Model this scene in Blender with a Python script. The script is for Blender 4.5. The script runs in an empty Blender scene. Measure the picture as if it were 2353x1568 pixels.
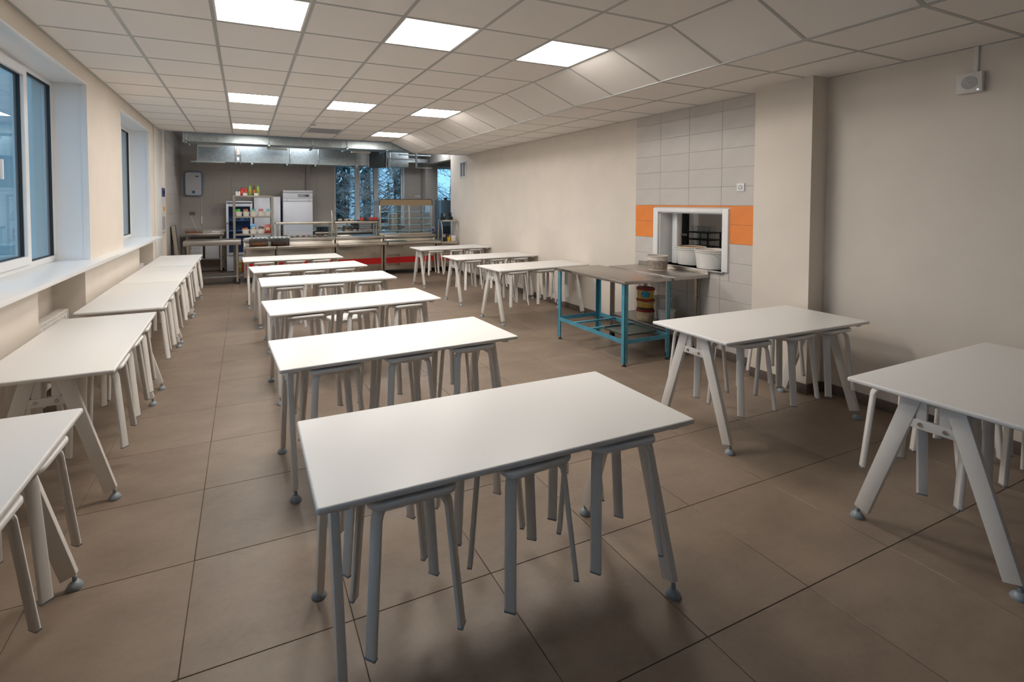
import bpy, bmesh, math, random
from mathutils import Matrix, Vector
random.seed(7)
S = bpy.context.scene
COL = S.collection
PI = math.pi

# ------------------------------------------------------------------ camera
cam_d = bpy.data.cameras.new('camera'); cam = bpy.data.objects.new('camera', cam_d); COL.objects.link(cam)
cam_d.sensor_width = 36.0; cam_d.sensor_fit = 'HORIZONTAL'
cam_d.lens = 1117.9 / 2353 * 36; cam_d.shift_x = 0.05609; cam_d.shift_y = -0.11974
cam_d.clip_start = 0.05; cam_d.clip_end = 300
YAW, PIT = 0.40796, 0.03286
fw = Vector((math.sin(YAW)*math.cos(PIT), math.cos(YAW)*math.cos(PIT), -math.sin(PIT)))
rt = Vector((math.cos(YAW), -math.sin(YAW), 0)); upv = rt.cross(fw)
M = Matrix((( rt.x, upv.x, -fw.x, 0.7786), (rt.y, upv.y, -fw.y, -3.829), (rt.z, upv.z, -fw.z, 1.626), (0, 0, 0, 1)))
cam.matrix_world = M
S.camera = cam

# ------------------------------------------------------------------ world: even dusk-blue overcast
W = bpy.data.worlds.new('dusk_sky'); S.world = W; W.use_nodes = True
bgn = W.node_tree.nodes['Background']
bgn.inputs[0].default_value = (0.42, 0.68, 1.0, 1); bgn.inputs[1].default_value = 2.0
S.view_settings.view_transform = 'Standard'; S.view_settings.look = 'None'
S.view_settings.exposure = 0.1; S.view_settings.gamma = 1.0
S.view_settings.use_curve_mapping = False
LAMP = 27.0          # radiance of the lit ceiling panels
KLAMP = 27.0         # kitchen strip lights

# ------------------------------------------------------------------ materials
MATS = {}
def pmat(name, color, rough=0.5, metal=0.0, noise=None, spec=0.5, bump=None, trans=0.0, coat=0.0):
    if name in MATS: return MATS[name]
    m = bpy.data.materials.new(name); m.use_nodes = True
    nt = m.node_tree; b = nt.nodes['Principled BSDF']
    c = tuple(color) + (1,)
    b.inputs['Base Color'].default_value = c; b.inputs['Roughness'].default_value = rough
    b.inputs['Metallic'].default_value = metal; b.inputs['Specular IOR Level'].default_value = spec
    if trans: b.inputs['Transmission Weight'].default_value = trans
    if coat: b.inputs['Coat Weight'].default_value = coat
    tc = nt.nodes.new('ShaderNodeTexCoord')
    if noise:
        amt, scale = noise[0], noise[1]; stretch = noise[2] if len(noise) > 2 else (1, 1, 1)
        mp = nt.nodes.new('ShaderNodeMapping'); mp.inputs['Scale'].default_value = stretch
        nt.links.new(tc.outputs['Object'], mp.inputs[0])
        nz = nt.nodes.new('ShaderNodeTexNoise'); nz.inputs['Scale'].default_value = scale; nz.inputs['Detail'].default_value = 5
        nt.links.new(mp.outputs[0], nz.inputs['Vector'])
        rp = nt.nodes.new('ShaderNodeValToRGB')
        rp.color_ramp.elements[0].position = 0.3; rp.color_ramp.elements[1].position = 0.7
        rp.color_ramp.elements[0].color = tuple(max(0, x*(1-amt)) for x in color) + (1,)
        rp.color_ramp.elements[1].color = tuple(min(1, x*(1+amt)) for x in color) + (1,)
        nt.links.new(nz.outputs['Fac'], rp.inputs[0]); nt.links.new(rp.outputs[0], b.inputs['Base Color'])
        if metal > 0.5:
            mr = nt.nodes.new('ShaderNodeMapRange'); mr.inputs[3].default_value = max(0.05, rough-0.03); mr.inputs[4].default_value = rough+0.04
            nt.links.new(nz.outputs['Fac'], mr.inputs[0]); nt.links.new(mr.outputs[0], b.inputs['Roughness'])
    if bump:
        bz = nt.nodes.new('ShaderNodeTexNoise'); bz.inputs['Scale'].default_value = bump[1]; bz.inputs['Detail'].default_value = 4
        nt.links.new(tc.outputs['Object'], bz.inputs['Vector'])
        bp = nt.nodes.new('ShaderNodeBump'); bp.inputs['Strength'].default_value = bump[0]; bp.inputs['Distance'].default_value = 0.002
        nt.links.new(bz.outputs['Fac'], bp.inputs['Height']); nt.links.new(bp.outputs[0], b.inputs['Normal'])
    MATS[name] = m; return m
def emat(name, color, strength):
    m = bpy.data.materials.new(name); m.use_nodes = True; nt = m.node_tree; nt.nodes.clear()
    e = nt.nodes.new('ShaderNodeEmission'); e.inputs[0].default_value = tuple(color)+(1,); e.inputs[1].default_value = strength
    o = nt.nodes.new('ShaderNodeOutputMaterial'); nt.links.new(e.outputs[0], o.inputs[0]); MATS[name] = m; return m
def glassmat(name, tint=(1, 1, 1), rough=0.0, refl=1.0):
    m = bpy.data.materials.new(name); m.use_nodes = True; nt = m.node_tree; nt.nodes.clear()
    t = nt.nodes.new('ShaderNodeBsdfTransparent'); t.inputs[0].default_value = tuple(tint)+(1,)
    g = nt.nodes.new('ShaderNodeBsdfGlossy'); g.inputs['Roughness'].default_value = rough
    f = nt.nodes.new('ShaderNodeFresnel')
    ge = nt.nodes.new('ShaderNodeNewGeometry'); mr = nt.nodes.new('ShaderNodeMapRange')   # same reflectance on both faces of a thin pane
    mr.inputs[3].default_value = 1.5; mr.inputs[4].default_value = 1/1.5
    nt.links.new(ge.outputs['Backfacing'], mr.inputs[0]); nt.links.new(mr.outputs[0], f.inputs[0])
    mu = nt.nodes.new('ShaderNodeMath'); mu.operation = 'MULTIPLY'; mu.inputs[1].default_value = refl
    nt.links.new(f.outputs[0], mu.inputs[0])
    x = nt.nodes.new('ShaderNodeMixShader'); o = nt.nodes.new('ShaderNodeOutputMaterial')
    nt.links.new(mu.outputs[0], x.inputs[0]); nt.links.new(t.outputs[0], x.inputs[1]); nt.links.new(g.outputs[0], x.inputs[2])
    nt.links.new(x.outputs[0], o.inputs[0]); MATS[name] = m; return m
def floor_mat():
    m = pmat('floor_tile_stone', (0.225, 0.165, 0.122), 0.42, bump=(0.12, 60))
    nt = m.node_tree; b = nt.nodes['Principled BSDF']
    g = nt.nodes.new('ShaderNodeNewGeometry'); oi = nt.nodes.new('ShaderNodeObjectInfo')
    n1 = nt.nodes.new('ShaderNodeTexNoise'); n1.inputs['Scale'].default_value = 2.3; n1.inputs['Detail'].default_value = 8; n1.inputs['Roughness'].default_value = 0.65
    mp = nt.nodes.new('ShaderNodeMapping'); mp.inputs['Scale'].default_value = (1.0, 1.8, 1)
    nt.links.new(g.outputs['Position'], mp.inputs[0]); nt.links.new(mp.outputs[0], n1.inputs['Vector'])
    n2 = nt.nodes.new('ShaderNodeTexNoise'); n2.inputs['Scale'].default_value = 40; n2.inputs['Detail'].default_value = 3
    nt.links.new(g.outputs['Position'], n2.inputs['Vector'])
    a = nt.nodes.new('ShaderNodeMath'); a.operation = 'MULTIPLY_ADD'; a.inputs[1].default_value = 0.22
    nt.links.new(n2.outputs['Fac'], a.inputs[0]); nt.links.new(n1.outputs['Fac'], a.inputs[2])
    a2 = nt.nodes.new('ShaderNodeMath'); a2.operation = 'MULTIPLY_ADD'; a2.inputs[1].default_value = 0.10
    nt.links.new(oi.outputs['Random'], a2.inputs[0]); nt.links.new(a.outputs[0], a2.inputs[2])
    r = nt.nodes.new('ShaderNodeValToRGB')
    r.color_ramp.elements[0].position = 0.42; r.color_ramp.elements[0].color = (0.175, 0.130, 0.098, 1)
    r.color_ramp.elements[1].position = 0.86; r.color_ramp.elements[1].color = (0.265, 0.200, 0.150, 1)
    nt.links.new(a2.outputs[0], r.inputs[0]); nt.links.new(r.outputs[0], b.inputs['Base Color'])
    return m
def birch_mat():
    m = pmat('birch_bark', (0.72, 0.72, 0.70), 0.8)
    nt = m.node_tree; b = nt.nodes['Principled BSDF']; tc = nt.nodes['Texture Coordinate']
    mp = nt.nodes.new('ShaderNodeMapping'); mp.inputs['Scale'].default_value = (3, 3, 9)
    nt.links.new(tc.outputs['Object'], mp.inputs[0])
    n = nt.nodes.new('ShaderNodeTexNoise'); n.inputs['Scale'].default_value = 1.2; n.inputs['Detail'].default_value = 4
    nt.links.new(mp.outputs[0], n.inputs['Vector'])
    r = nt.nodes.new('ShaderNodeValToRGB'); r.color_ramp.elements[0].position = 0.43; r.color_ramp.elements[0].color = (0.05, 0.05, 0.05, 1)
    r.color_ramp.elements[1].position = 0.52; r.color_ramp.elements[1].color = (0.75, 0.75, 0.73, 1)
    nt.links.new(n.outputs['Fac'], r.inputs[0]); nt.links.new(r.outputs[0], b.inputs['Base Color']); return m
cream = pmat('cream_wall_paint', (0.75, 0.675, 0.59), 0.65, noise=(0.03, 3), bump=(0.08, 120))
greyp = pmat('grey_kitchen_paint', (0.50, 0.47, 0.44), 0.7)
wtile = pmat('grey_glazed_tile', (0.60, 0.56, 0.52), 0.28, noise=(0.03, 5))
ktile = pmat('kitchen_wall_tile', (0.50, 0.46, 0.425), 0.32, noise=(0.03, 5))
otile = pmat('orange_glazed_tile', (0.86, 0.27, 0.06), 0.28, noise=(0.04, 6))
grout = pmat('tile_grout', (0.62, 0.57, 0.52), 0.9)
fgrout = pmat('floor_grout', (0.15, 0.115, 0.088), 0.9)
ftile = floor_mat()
skirt = pmat('dark_skirting_tile', (0.13, 0.10, 0.082), 0.4, noise=(0.1, 8))
ctile = pmat('ceiling_mineral_tile', (0.80, 0.76, 0.72), 0.95, bump=(0.15, 200))
cbar = pmat('ceiling_grid_metal', (0.40, 0.40, 0.385), 0.4, 0.0)
cdark = pmat('ceiling_void', (0.05, 0.05, 0.05), 0.9)
white = pmat('white_laminate', (0.80, 0.785, 0.765), 0.38)
wmet = pmat('white_painted_metal', (0.76, 0.73, 0.69), 0.30)
pvc = pmat('white_pvc', (0.82, 0.82, 0.82), 0.35)
sillm = pmat('white_sill_pvc', (0.84, 0.84, 0.84), 0.30)
greyfoot = pmat('grey_plastic_foot', (0.26, 0.30, 0.33), 0.35)
bolt_m = pmat('zinc_bolt', (0.6, 0.6, 0.6), 0.25, 1.0)
steel = pmat('brushed_stainless', (0.58, 0.54, 0.48), 0.30, 1.0, noise=(0.06, 2.5, (6, 6, 0.4)))
steelh = pmat('brushed_stainless_top', (0.46, 0.43, 0.40), 0.34, 1.0, noise=(0.05, 3, (1, 6, 1)))
steeld = pmat('dull_steel_shelf', (0.30, 0.29, 0.27), 0.42, 0.9, noise=(0.12, 9))
galv = pmat('galvanised_sheet', (0.42, 0.47, 0.49), 0.33, 1.0, noise=(0.14, 16))
black = pmat('black_plastic', (0.012, 0.012, 0.013), 0.4)
blackr = pmat('black_rubber', (0.02, 0.02, 0.02), 0.7)
blue = pmat('blue_painted_steel', (0.07, 0.29, 0.40), 0.38, noise=(0.12, 12))
red = pmat('red_stripe', (0.55, 0.01, 0.012), 0.35)
wfr = pmat('white_enamel', (0.66, 0.67, 0.72), 0.28)
gasket = pmat('dark_gasket', (0.02, 0.025, 0.03), 0.6)
glass = glassmat('window_glass', (0.86, 0.93, 0.95))
glassc = glassmat('display_glass', (0.93, 0.96, 0.97), refl=0.8)
clearp = glassmat('clear_plastic', (0.80, 0.78, 0.78), 0.08)
greytray = pmat('green_grey_tray', (0.10, 0.125, 0.105), 0.5)
lampm = emat('lit_panel', (1.0, 0.945, 0.875), LAMP)
klampm = emat('kitchen_strip_light', (0.95, 0.97, 1.0), KLAMP)
offlamp = pmat('unlit_panel', (0.30, 0.30, 0.32), 0.35)

# ------------------------------------------------------------------ mesh helpers
class MB:
    def __init__(s): s.v = []; s.f = []
    def add(s, v, f):
        o = len(s.v); s.v += [tuple(p) for p in v]; s.f += [tuple(i+o for i in q) for q in f]; return s
    def box(s, x0, x1, y0, y1, z0, z1):
        return s.add([(x0,y0,z0),(x1,y0,z0),(x1,y1,z0),(x0,y1,z0),(x0,y0,z1),(x1,y0,z1),(x1,y1,z1),(x0,y1,z1)],
                     [(0,3,2,1),(4,5,6,7),(0,1,5,4),(1,2,6,5),(2,3,7,6),(3,0,4,7)])
    def bar(s, p0, p1, w, t, side=(1, 0, 0)):
        """rectangular bar from p0 to p1; w along side, t along the third axis"""
        p0 = Vector(p0); p1 = Vector(p1); d = (p1-p0).normalized(); a = Vector(side); a = (a-d*a.dot(d)).normalized(); b = d.cross(a)
        V = []
        for p in (p0, p1):
            for q, r in ((-1,-1),(1,-1),(1,1),(-1,1)): V.append(p+a*q*w/2+b*r*t/2)
        return s.add(V, [(3,2,1,0),(4,5,6,7),(0,1,5,4),(1,2,6,5),(2,3,7,6),(3,0,4,7)])
    def cyl(s, p0, p1, r0, r1=None, n=12, cap=True):
        r1 = r0 if r1 is None else r1
        p0 = Vector(p0); p1 = Vector(p1); d = (p1-p0).normalized()
        a = d.orthogonal().normalized(); b = d.cross(a); V = []
        for p, r in ((p0, r0), (p1, r1)):
            for k in range(n): V.append(p+(a*math.cos(2*PI*k/n)+b*math.sin(2*PI*k/n))*r)
        F = [(k, (k+1) % n, n+(k+1) % n, n+k) for k in range(n)]
        if cap: F += [tuple(range(n-1, -1, -1)), tuple(range(n, 2*n))]
        return s.add(V, F)
    def lathe(s, prof, n=20, c=(0, 0, 0), sx=1, sy=1):
        V = []; F = []; m = len(prof)
        for r, z in prof:
            for k in range(n): V.append((c[0]+sx*r*math.cos(2*PI*k/n), c[1]+sy*r*math.sin(2*PI*k/n), c[2]+z))
        for i in range(m-1):
            for k in range(n): F.append((i*n+k, i*n+(k+1) % n, (i+1)*n+(k+1) % n, (i+1)*n+k))
        F.append(tuple(range(n-1, -1, -1))); F.append(tuple((m-1)*n+k for k in range(n)))
        return s.add(V, F)
    def sweep(s, path, w, t, side):
        """flat bar w (along side) x t swept along a path in the plane normal to side"""
        side = Vector(side).normalized(); n = len(path); P = [Vector(p) for p in path]; V = []
        for i in range(n):
            d = (P[min(i+1, n-1)]-P[max(i-1, 0)]).normalized(); b = d.cross(side)
            c = min(w, t)*0.28
            for q, r in ((-w/2+c,-t/2),(w/2-c,-t/2),(w/2,-t/2+c),(w/2,t/2-c),(w/2-c,t/2),(-w/2+c,t/2),(-w/2,t/2-c),(-w/2,-t/2+c)):
                V.append(P[i]+side*q+b*r)
        F = []
        for i in range(n-1):
            for k in range(8): F.append((i*8+k, i*8+(k+1) % 8, (i+1)*8+(k+1) % 8, (i+1)*8+k))
        F += [tuple(range(7, -1, -1)), tuple((n-1)*8+k for k in range(8))]
        return s.add(V, F)
    def tube(s, path, r, n=8):
        P = [Vector(p) for p in path]; V = []; m = len(P); a = None
        for i in range(m):
            d = (P[min(i+1, m-1)]-P[max(i-1, 0)]).normalized()
            a = d.orthogonal().normalized() if a is None else (a-d*a.dot(d)).normalized()
            b = d.cross(a)
            for k in range(n): V.append(P[i]+(a*math.cos(2*PI*k/n)+b*math.sin(2*PI*k/n))*r)
        F = [(i*n+k, i*n+(k+1) % n, (i+1)*n+(k+1) % n, (i+1)*n+k) for i in range(m-1) for k in range(n)]
        F += [tuple(range(n-1, -1, -1)), tuple((m-1)*n+k for k in range(n))]
        return s.add(V, F)
    def prism(s, pts, z0, z1, axis='z'):
        n = len(pts)
        def m(a, b, c): return (a, b, c) if axis == 'z' else ((a, c, b) if axis == 'y' else (c, a, b))
        V = [m(a, b, z0) for a, b in pts]+[m(a, b, z1) for a, b in pts]
        F = [tuple(range(n-1, -1, -1)), tuple(range(n, 2*n))]+[(k, (k+1) % n, n+(k+1) % n, n+k) for k in range(n)]
        return s.add(V, F)
    def mesh(s, name, mat, bevel=0, smooth=None, seg=2):
        me = bpy.data.meshes.new(name); me.from_pydata(s.v, [], s.f); me.validate()
        bm = bmesh.new(); bm.from_mesh(me)
        bmesh.ops.recalc_face_normals(bm, faces=bm.faces)
        if bevel: bmesh.ops.bevel(bm, geom=list(bm.edges), offset=bevel, segments=seg, profile=0.5, affect='EDGES', clamp_overlap=True)
        bm.to_mesh(me); bm.free()
        if smooth or bevel:
            me.polygons.foreach_set('use_smooth', [True]*len(me.polygons)); me.set_sharp_from_angle(angle=math.radians(smooth or 40))
        if mat: me.materials.append(mat)
        return me
    def build(s, name, mat, parent=None, bevel=0, smooth=None, seg=2, loc=None):
        return obj(name, s.mesh(name, mat, bevel, smooth, seg), parent, loc)
def obj(name, me, parent=None, loc=None, rot=None):
    o = bpy.data.objects.new(name, me); COL.objects.link(o)
    if parent: o.parent = parent
    if loc: o.location = loc
    if rot: o.rotation_euler = rot
    return o
def tag(o, label, cat, group=None, kind=None):
    o['label'] = label; o['category'] = cat
    if group: o['group'] = group
    if kind: o['kind'] = kind
    return o
def thing(name, label, cat, loc=(0, 0, 0), rz=0, group=None, kind=None):
    o = bpy.data.objects.new(name, None); COL.objects.link(o); o.location = loc; o.rotation_euler = (0, 0, rz); o.empty_display_size = 0.1
    return tag(o, label, cat, group, kind)
def B(x0, x1, y0, y1, z0, z1): return MB().box(min(x0,x1), max(x0,x1), min(y0,y1), max(y0,y1), min(z0,z1), max(z0,z1))
def bx(name, mat, parent, x0, x1, y0, y1, z0, z1, bevel=0): return B(x0, x1, y0, y1, z0, z1).build(name, mat, parent, bevel)
def copy_tree(o, parent=None):
    c = o.copy(); COL.objects.link(c); c.parent = parent
    for ch in list(o.children): copy_tree(ch, c)
    return c
def rrect(w, h, r, n=5, cx=0, cy=0):
    P = []
    for sx, sy, a0 in ((1, 1, 0), (-1, 1, 90), (-1, -1, 180), (1, -1, 270)):
        for k in range(n+1):
            a = math.radians(a0+90*k/n); P.append((cx+sx*(w/2-r)+r*math.cos(a), cy+sy*(h/2-r)+r*math.sin(a)))
    return P
def text(name, body, size, mat, parent, matrix, extrude=0.0006):
    c = bpy.data.curves.new(name, 'FONT'); c.body = body; c.size = size; c.extrude = extrude; c.align_x = 'CENTER'; c.align_y = 'CENTER'
    tmp = bpy.data.objects.new('tmp', c); COL.objects.link(tmp); bpy.context.view_layer.update()
    me = bpy.data.meshes.new_from_object(tmp.evaluated_get(bpy.context.evaluated_depsgraph_get()))
    bpy.data.objects.remove(tmp); me.materials.clear(); me.materials.append(mat)
    o = obj(name, me, parent); o.matrix_local = matrix; return o

# ------------------------------------------------------------------ room constants
XL, XR, YF, YB = -0.585, 5.34, -9.4, 9.2
ZC, ZL, XG, XH, XI = 2.895, 2.678, 3.6, 4.14, 4.72
YC = 6.1             # where the suspended ceiling ends
XK = 7.6             # kitchen goes on to the right behind the end of the right wall

# ------------------------------------------------------------------ floor
fl = bx('floor', fgrout, None, -1.0, XK, YF, YB, -0.12, -0.004)
tag(fl, 'brown stone-effect tiled floor with thin dark joints', 'floor', kind='structure')
FX, FY, FS = 0.55, -0.782, 0.6
cache = {}
def tile_mesh(key, sx, sy, h, mat, bev=0.0015):
    k = (key, round(sx, 3), round(sy, 3))
    if k not in cache: cache[k] = B(-sx/2, sx/2, -sy/2, sy/2, -h, 0).mesh(key, mat, bev, seg=1)
    return cache[k]
jx0 = math.floor((XL-FX)/FS); jx1 = math.ceil((XR-FX)/FS); jy0 = math.floor((-3.6-FY)/FS); jy1 = math.ceil((YB-FY)/FS)
for i in range(jx0, jx1):
    for j in range(jy0, jy1):
        x0 = max(XL, FX+i*FS); x1 = min(XR, FX+(i+1)*FS); y0 = FY+j*FS; y1 = min(YB, FY+(j+1)*FS)
        if x1-x0 < 0.03 or y1-y0 < 0.03: continue
        obj('floor_tile', tile_mesh('floor_tile', x1-x0-0.0024, y1-y0-0.0024, 0.004, ftile), fl, ((x0+x1)/2, (y0+y1)/2, 0))
for nm, a in (('floor_slab', (XL, XR, YF, FY+jy0*FS-0.003, -0.004, 0)), ('floor_slab', (XR+0.2, XK, 6.9, YB, -0.004, 0))):
    bx(nm, ftile, fl, *a)

# ------------------------------------------------------------------ walls
WINS = [(-6.70, -4.74), (-3.40, -1.44), (-0.10, 1.845), (3.20, 5.16)]       # left windows, y ranges; the first is unseen, added for fill light
WZ0, WZ1, XF = 1.045, 2.757, -0.845
NICHE = [(-6.3, -5.2), (-3.0, -1.9), (0.53, 1.66), (4.20, 5.33)]
wl = MB()
ys = [YF]+[v for w in WINS for v in w]+[6.80]
for k in range(0, len(ys), 2): wl.box(-1.0, XL, ys[k], ys[k+1], WZ0, 3.15)
for a, b in WINS: wl.box(-1.0, XL, a, b, WZ1, 3.15)
ns = [YF]+[v for w in NICHE for v in w]+[6.80]
for k in range(0, len(ns), 2): wl.box(-1.0, XL, ns[k], ns[k+1], -0.1, WZ0)
for a, b in NICHE: wl.box(-1.0, -0.835, a, b, -0.1, WZ0)
tag(wl.build('wall_left', cream), 'cream painted window wall on the left with radiator niches', 'wall', kind='structure')
kl = bx('wall_left_kitchen', grout, None, -1.0, XL-0.004, 6.80, YB+0.2, -0.1, 3.3)
tag(kl, 'grey tiled kitchen wall on the far left', 'wall', kind='structure')
PY0, PY1, PZ0, PZ1 = -0.312, 0.541, 0.905, 1.514          # serving hatch
wr = MB()
wr.box(XR, XR+0.2, YF, PY0, -0.1, 3.15).box(XR, XR+0.2, PY1, 6.96, -0.1, 3.15).box(XR, XR+0.2, PY0, PY1, -0.1, PZ0).box(XR, XR+0.2, PY0, PY1, PZ1, 3.15)
wr = tag(wr.build('wall_right', cream), 'cream painted wall on the right with a serving hatch', 'wall', kind='structure')
wf = tag(bx('wall_front', cream, None, -1.0, XR+0.2, YF-0.2, YF, -0.1, 3.15), 'cream wall behind the viewpoint', 'wall', kind='structure')
cl = tag(bx('wall_column', cream, None, 5.13, XR+0.05, -1.27, -0.775, 0, 3.0), 'cream square column standing out from the right wall', 'column', kind='structure')
# back wall with two windows
BW = [(2.97, 4.88, 1.0, 2.68), (5.86, 7.2, 0.95, 2.66)]
wb = MB()
xs = [-1.0, BW[0][0], BW[0][1], BW[1][0], BW[1][1], XK+0.2]
for k in range(0, 6, 2): wb.box(xs[k], xs[k+1], YB, YB+0.35, -0.1, 3.3)
for a, b, c, d in BW: wb.box(a, b, YB, YB+0.35, -0.1, c).box(a, b, YB, YB+0.35, d, 3.3)
wb = tag(wb.build('wall_back', grout), 'grey tiled kitchen back wall with two windows', 'wall', kind='structure')
tag(bx('wall_kitchen_right', greyp, None, XK, XK+0.2, 6.9, YB+0.2, -0.1, 3.3), 'grey kitchen side wall beyond the corner', 'wall', kind='structure')
tag(bx('wall_kitchen_return', greyp, None, XR+0.2, XK, 6.76, 6.96, -0.1, 3.3), 'grey wall closing the kitchen behind the right wall', 'wall', kind='structure')
tag(bx('ceiling_kitchen', pmat('kitchen_ceiling_paint', (0.5, 0.5, 0.5), 0.8), None, -1.0, XK+0.2, YC+0.02, YB+0.3, 3.12, 3.3), 'painted kitchen ceiling above the ducts', 'ceiling', kind='structure')

def wall_tiles(parent, mat, axis, c, a0, a1, z0, z1, sa, sz, name='wall_tile', pick=None, skip=(), off=0.0, zoff=0.0):
    """rows of tiles on a plane; axis 'x' = plane x=c running in y, 'y' = plane y=c running in x"""
    n0 = math.floor((a0-off)/sa); n1 = math.ceil((a1-off)/sa); m0 = math.floor((z0-zoff)/sz); m1 = math.ceil((z1-zoff)/sz)
    for i in range(n0, n1):
        for j in range(m0, m1):
            p0 = max(a0, off+i*sa); p1 = min(a1, off+(i+1)*sa); q0 = max(z0, zoff+j*sz); q1 = min(z1, zoff+(j+1)*sz)
            if p1-p0 < 0.015 or q1-q0 < 0.015: continue
            rects = [(p0, p1, q0, q1)]
            for (h0, h1, g0, g1) in skip:
                nr = []
                for (r0, r1, s0, s1) in rects:
                    if r1 <= h0 or r0 >= h1 or s1 <= g0 or s0 >= g1: nr.append((r0, r1, s0, s1)); continue
                    if r0 < h0: nr.append((r0, h0, s0, s1))
                    if r1 > h1: nr.append((h1, r1, s0, s1))
                    m_0, m_1 = max(r0, h0), min(r1, h1)
                    if s0 < g0: nr.append((m_0, m_1, s0, g0))
                    if s1 > g1: nr.append((m_0, m_1, g1, s1))
                rects = nr
            for (r0, r1, s0, s1) in rects:
                if r1-r0 < 0.015 or s1-s0 < 0.015: continue
                mt = pick(j) if pick else mat
                k = (mt.name, axis, round(r1-r0, 3), round(s1-s0, 3))
                if k not in cache:
                    w, h, t, g = r1-r0, s1-s0, 0.005, 0.0012
                    cache[k] = (B(-t, 0, -w/2+g, w/2-g, -h/2+g, h/2-g) if axis == 'x' else B(-w/2+g, w/2-g, -t, 0, -h/2+g, h/2-g)).mesh(name, mt, 0.001, seg=1)
                obj(name, cache[k], parent, (c, (r0+r1)/2, (s0+s1)/2) if axis == 'x' else ((r0+r1)/2, c, (s0+s1)/2))
# right wall tile patch around the hatch: grey rows with a double orange band
tb = MB()
tb.box(XR-0.0035, XR-0.0005, -0.775, PY0, 0.0, ZL+0.03).box(XR-0.0035, XR-0.0005, PY1, 0.92, 0.0, ZL+0.03).box(XR-0.0035, XR-0.0005, PY0, PY1, 0.0, PZ0).box(XR-0.0035, XR-0.0005, PY0, PY1, PZ1, ZL+0.03)
tb.build('tile_bed', grout, wr)
wall_tiles(wr, wtile, 'x', XR-0.0035, -0.775, 0.92, 0.09, ZL+0.02, 0.406, 0.195, pick=lambda j: otile if j in (0, 1) else wtile,
           skip=[(-0.385, 0.615, 0.9, 1.575)], off=-0.282, zoff=1.204)
wall_tiles(kl, ktile, 'x', XL+0.004, 6.80, YB, 0.0, 3.12, 0.4, 0.2, off=6.8)
# the tile helper lays tiles towards -x; the left wall needs them towards +x
for ch in kl.children: ch.rotation_euler = (0, 0, PI)
wall_tiles(wb, ktile, 'y', YB, XL, XK, 0.5, 3.12, 0.4, 0.2, skip=[(a, b, c, d) for a, b, c, d in BW], off=0.1)
# skirting
def skirting(name, label, a, n_axis, pieces):
    r = thing(name, label, 'skirting', kind='structure')
    for p in pieces: bx('skirting_tile', skirt, r, *p, bevel=0.001)
    return r
pc = []
y = 0.92
while y < 6.9: pc.append((XR-0.012, XR, y+0.001, min(y+0.6, 6.96)-0.001, 0, 0.085)); y += 0.6
y = -1.285
while y > -4.6: pc.append((XR-0.012, XR, y-0.6+0.001, y-0.001, 0, 0.085)); y -= 0.6
pc += [(XR-0.012, XR, -0.76, -0.18, 0, 0.085), (XR-0.012, XR, -0.178, 0.418, 0, 0.085), (XR-0.012, XR, 0.42, 0.918, 0, 0.085)]
skirting('baseboard_right', 'dark brown tile skirting along the right wall', 0, 0, pc)
skirting('baseboard_column', 'dark brown tile skirting around the column', 0, 0, [(5.118, 5.13, -1.282, -0.775, 0, 0.085), (5.13, XR-0.012, -1.282, -1.27, 0, 0.085)])

# ------------------------------------------------------------------ suspended ceiling
ce = bx('ceiling', cdark, None, -1.0, XR+0.2, YF, YC, 2.99, 3.05)
tag(ce, 'suspended ceiling of square tiles with a sloping strip on the right', 'ceiling', kind='structure')
LIT = {(1, -1): 1, (3, -1): 1, (5, -1): 1, (1, 4): 1, (3, 4): 1, (5, 4): 1, (1, 8): 1, (3, 8): 0, (5, 8): 1}
J0, J1 = -9, 10   # tiles in and near view; a plain sheet continues behind the viewpoint
def ctm(sx, sy): return tile_mesh('ceiling_tile', sx-0.020, sy-0.020, 0.012, ctile, 0.001)
for j in range(J0, J1+1):
    y0 = j*0.6; y1 = min(y0+0.6, YC)
    for i in range(-1, 6):
        x0 = max(XL, i*0.6); x1 = (i+1)*0.6
        if (i, j) in LIT: continue
        obj('ceiling_tile', ctm(x1-x0, y1-y0), ce, ((x0+x1)/2, (y0+y1)/2, ZC+0.015))
    sl = math.atan2(ZL-ZC, XH-XG); ln = math.hypot(XH-XG, ZL-ZC)
    obj('sloping_tile', ctm(ln, y1-y0), ce, ((XG+XH)/2+0.006, (y0+y1)/2, (ZC+ZL)/2+0.014), (0, -sl, 0))
    for x0, x1 in ((XH, XI), (XI, XR)): obj('ceiling_tile', ctm(x1-x0, y1-y0), ce, ((x0+x1)/2, (y0+y1)/2, ZL+0.015))
for i in range(0, 7): bx('main_runner', cbar, ce, i*0.6-0.012, i*0.6+0.012, J0*0.6, YC, ZC, ZC+0.03)
for x in (XH, XI): bx('main_runner', cbar, ce, x-0.012, x+0.012, J0*0.6, YC, ZL, ZL+0.03)
bx('wall_angle', cbar, ce, XL, XL+0.022, YF, YC, ZC-0.001, ZC+0.03)
bx('wall_angle', cbar, ce, XR-0.012, XR, -0.77, YC, ZL-0.001, ZL+0.03); bx('wall_angle', cbar, ce, XR-0.012, XR, YF, -1.28, ZL-0.001, ZL+0.03)
bx('edge_angle', pvc, ce, XL, XG, YC-0.004, YC, ZC-0.002, ZC+0.08); bx('edge_angle', pvc, ce, XH, XR, YC-0.004, YC, ZL-0.002, ZL+0.08)
MB().prism([(XG, ZC-0.002), (XH, ZL-0.002), (XH, ZL+0.3), (XG, ZC+0.1)], YC-0.004, YC, 'y').build('edge_angle', pvc, ce)
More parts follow.
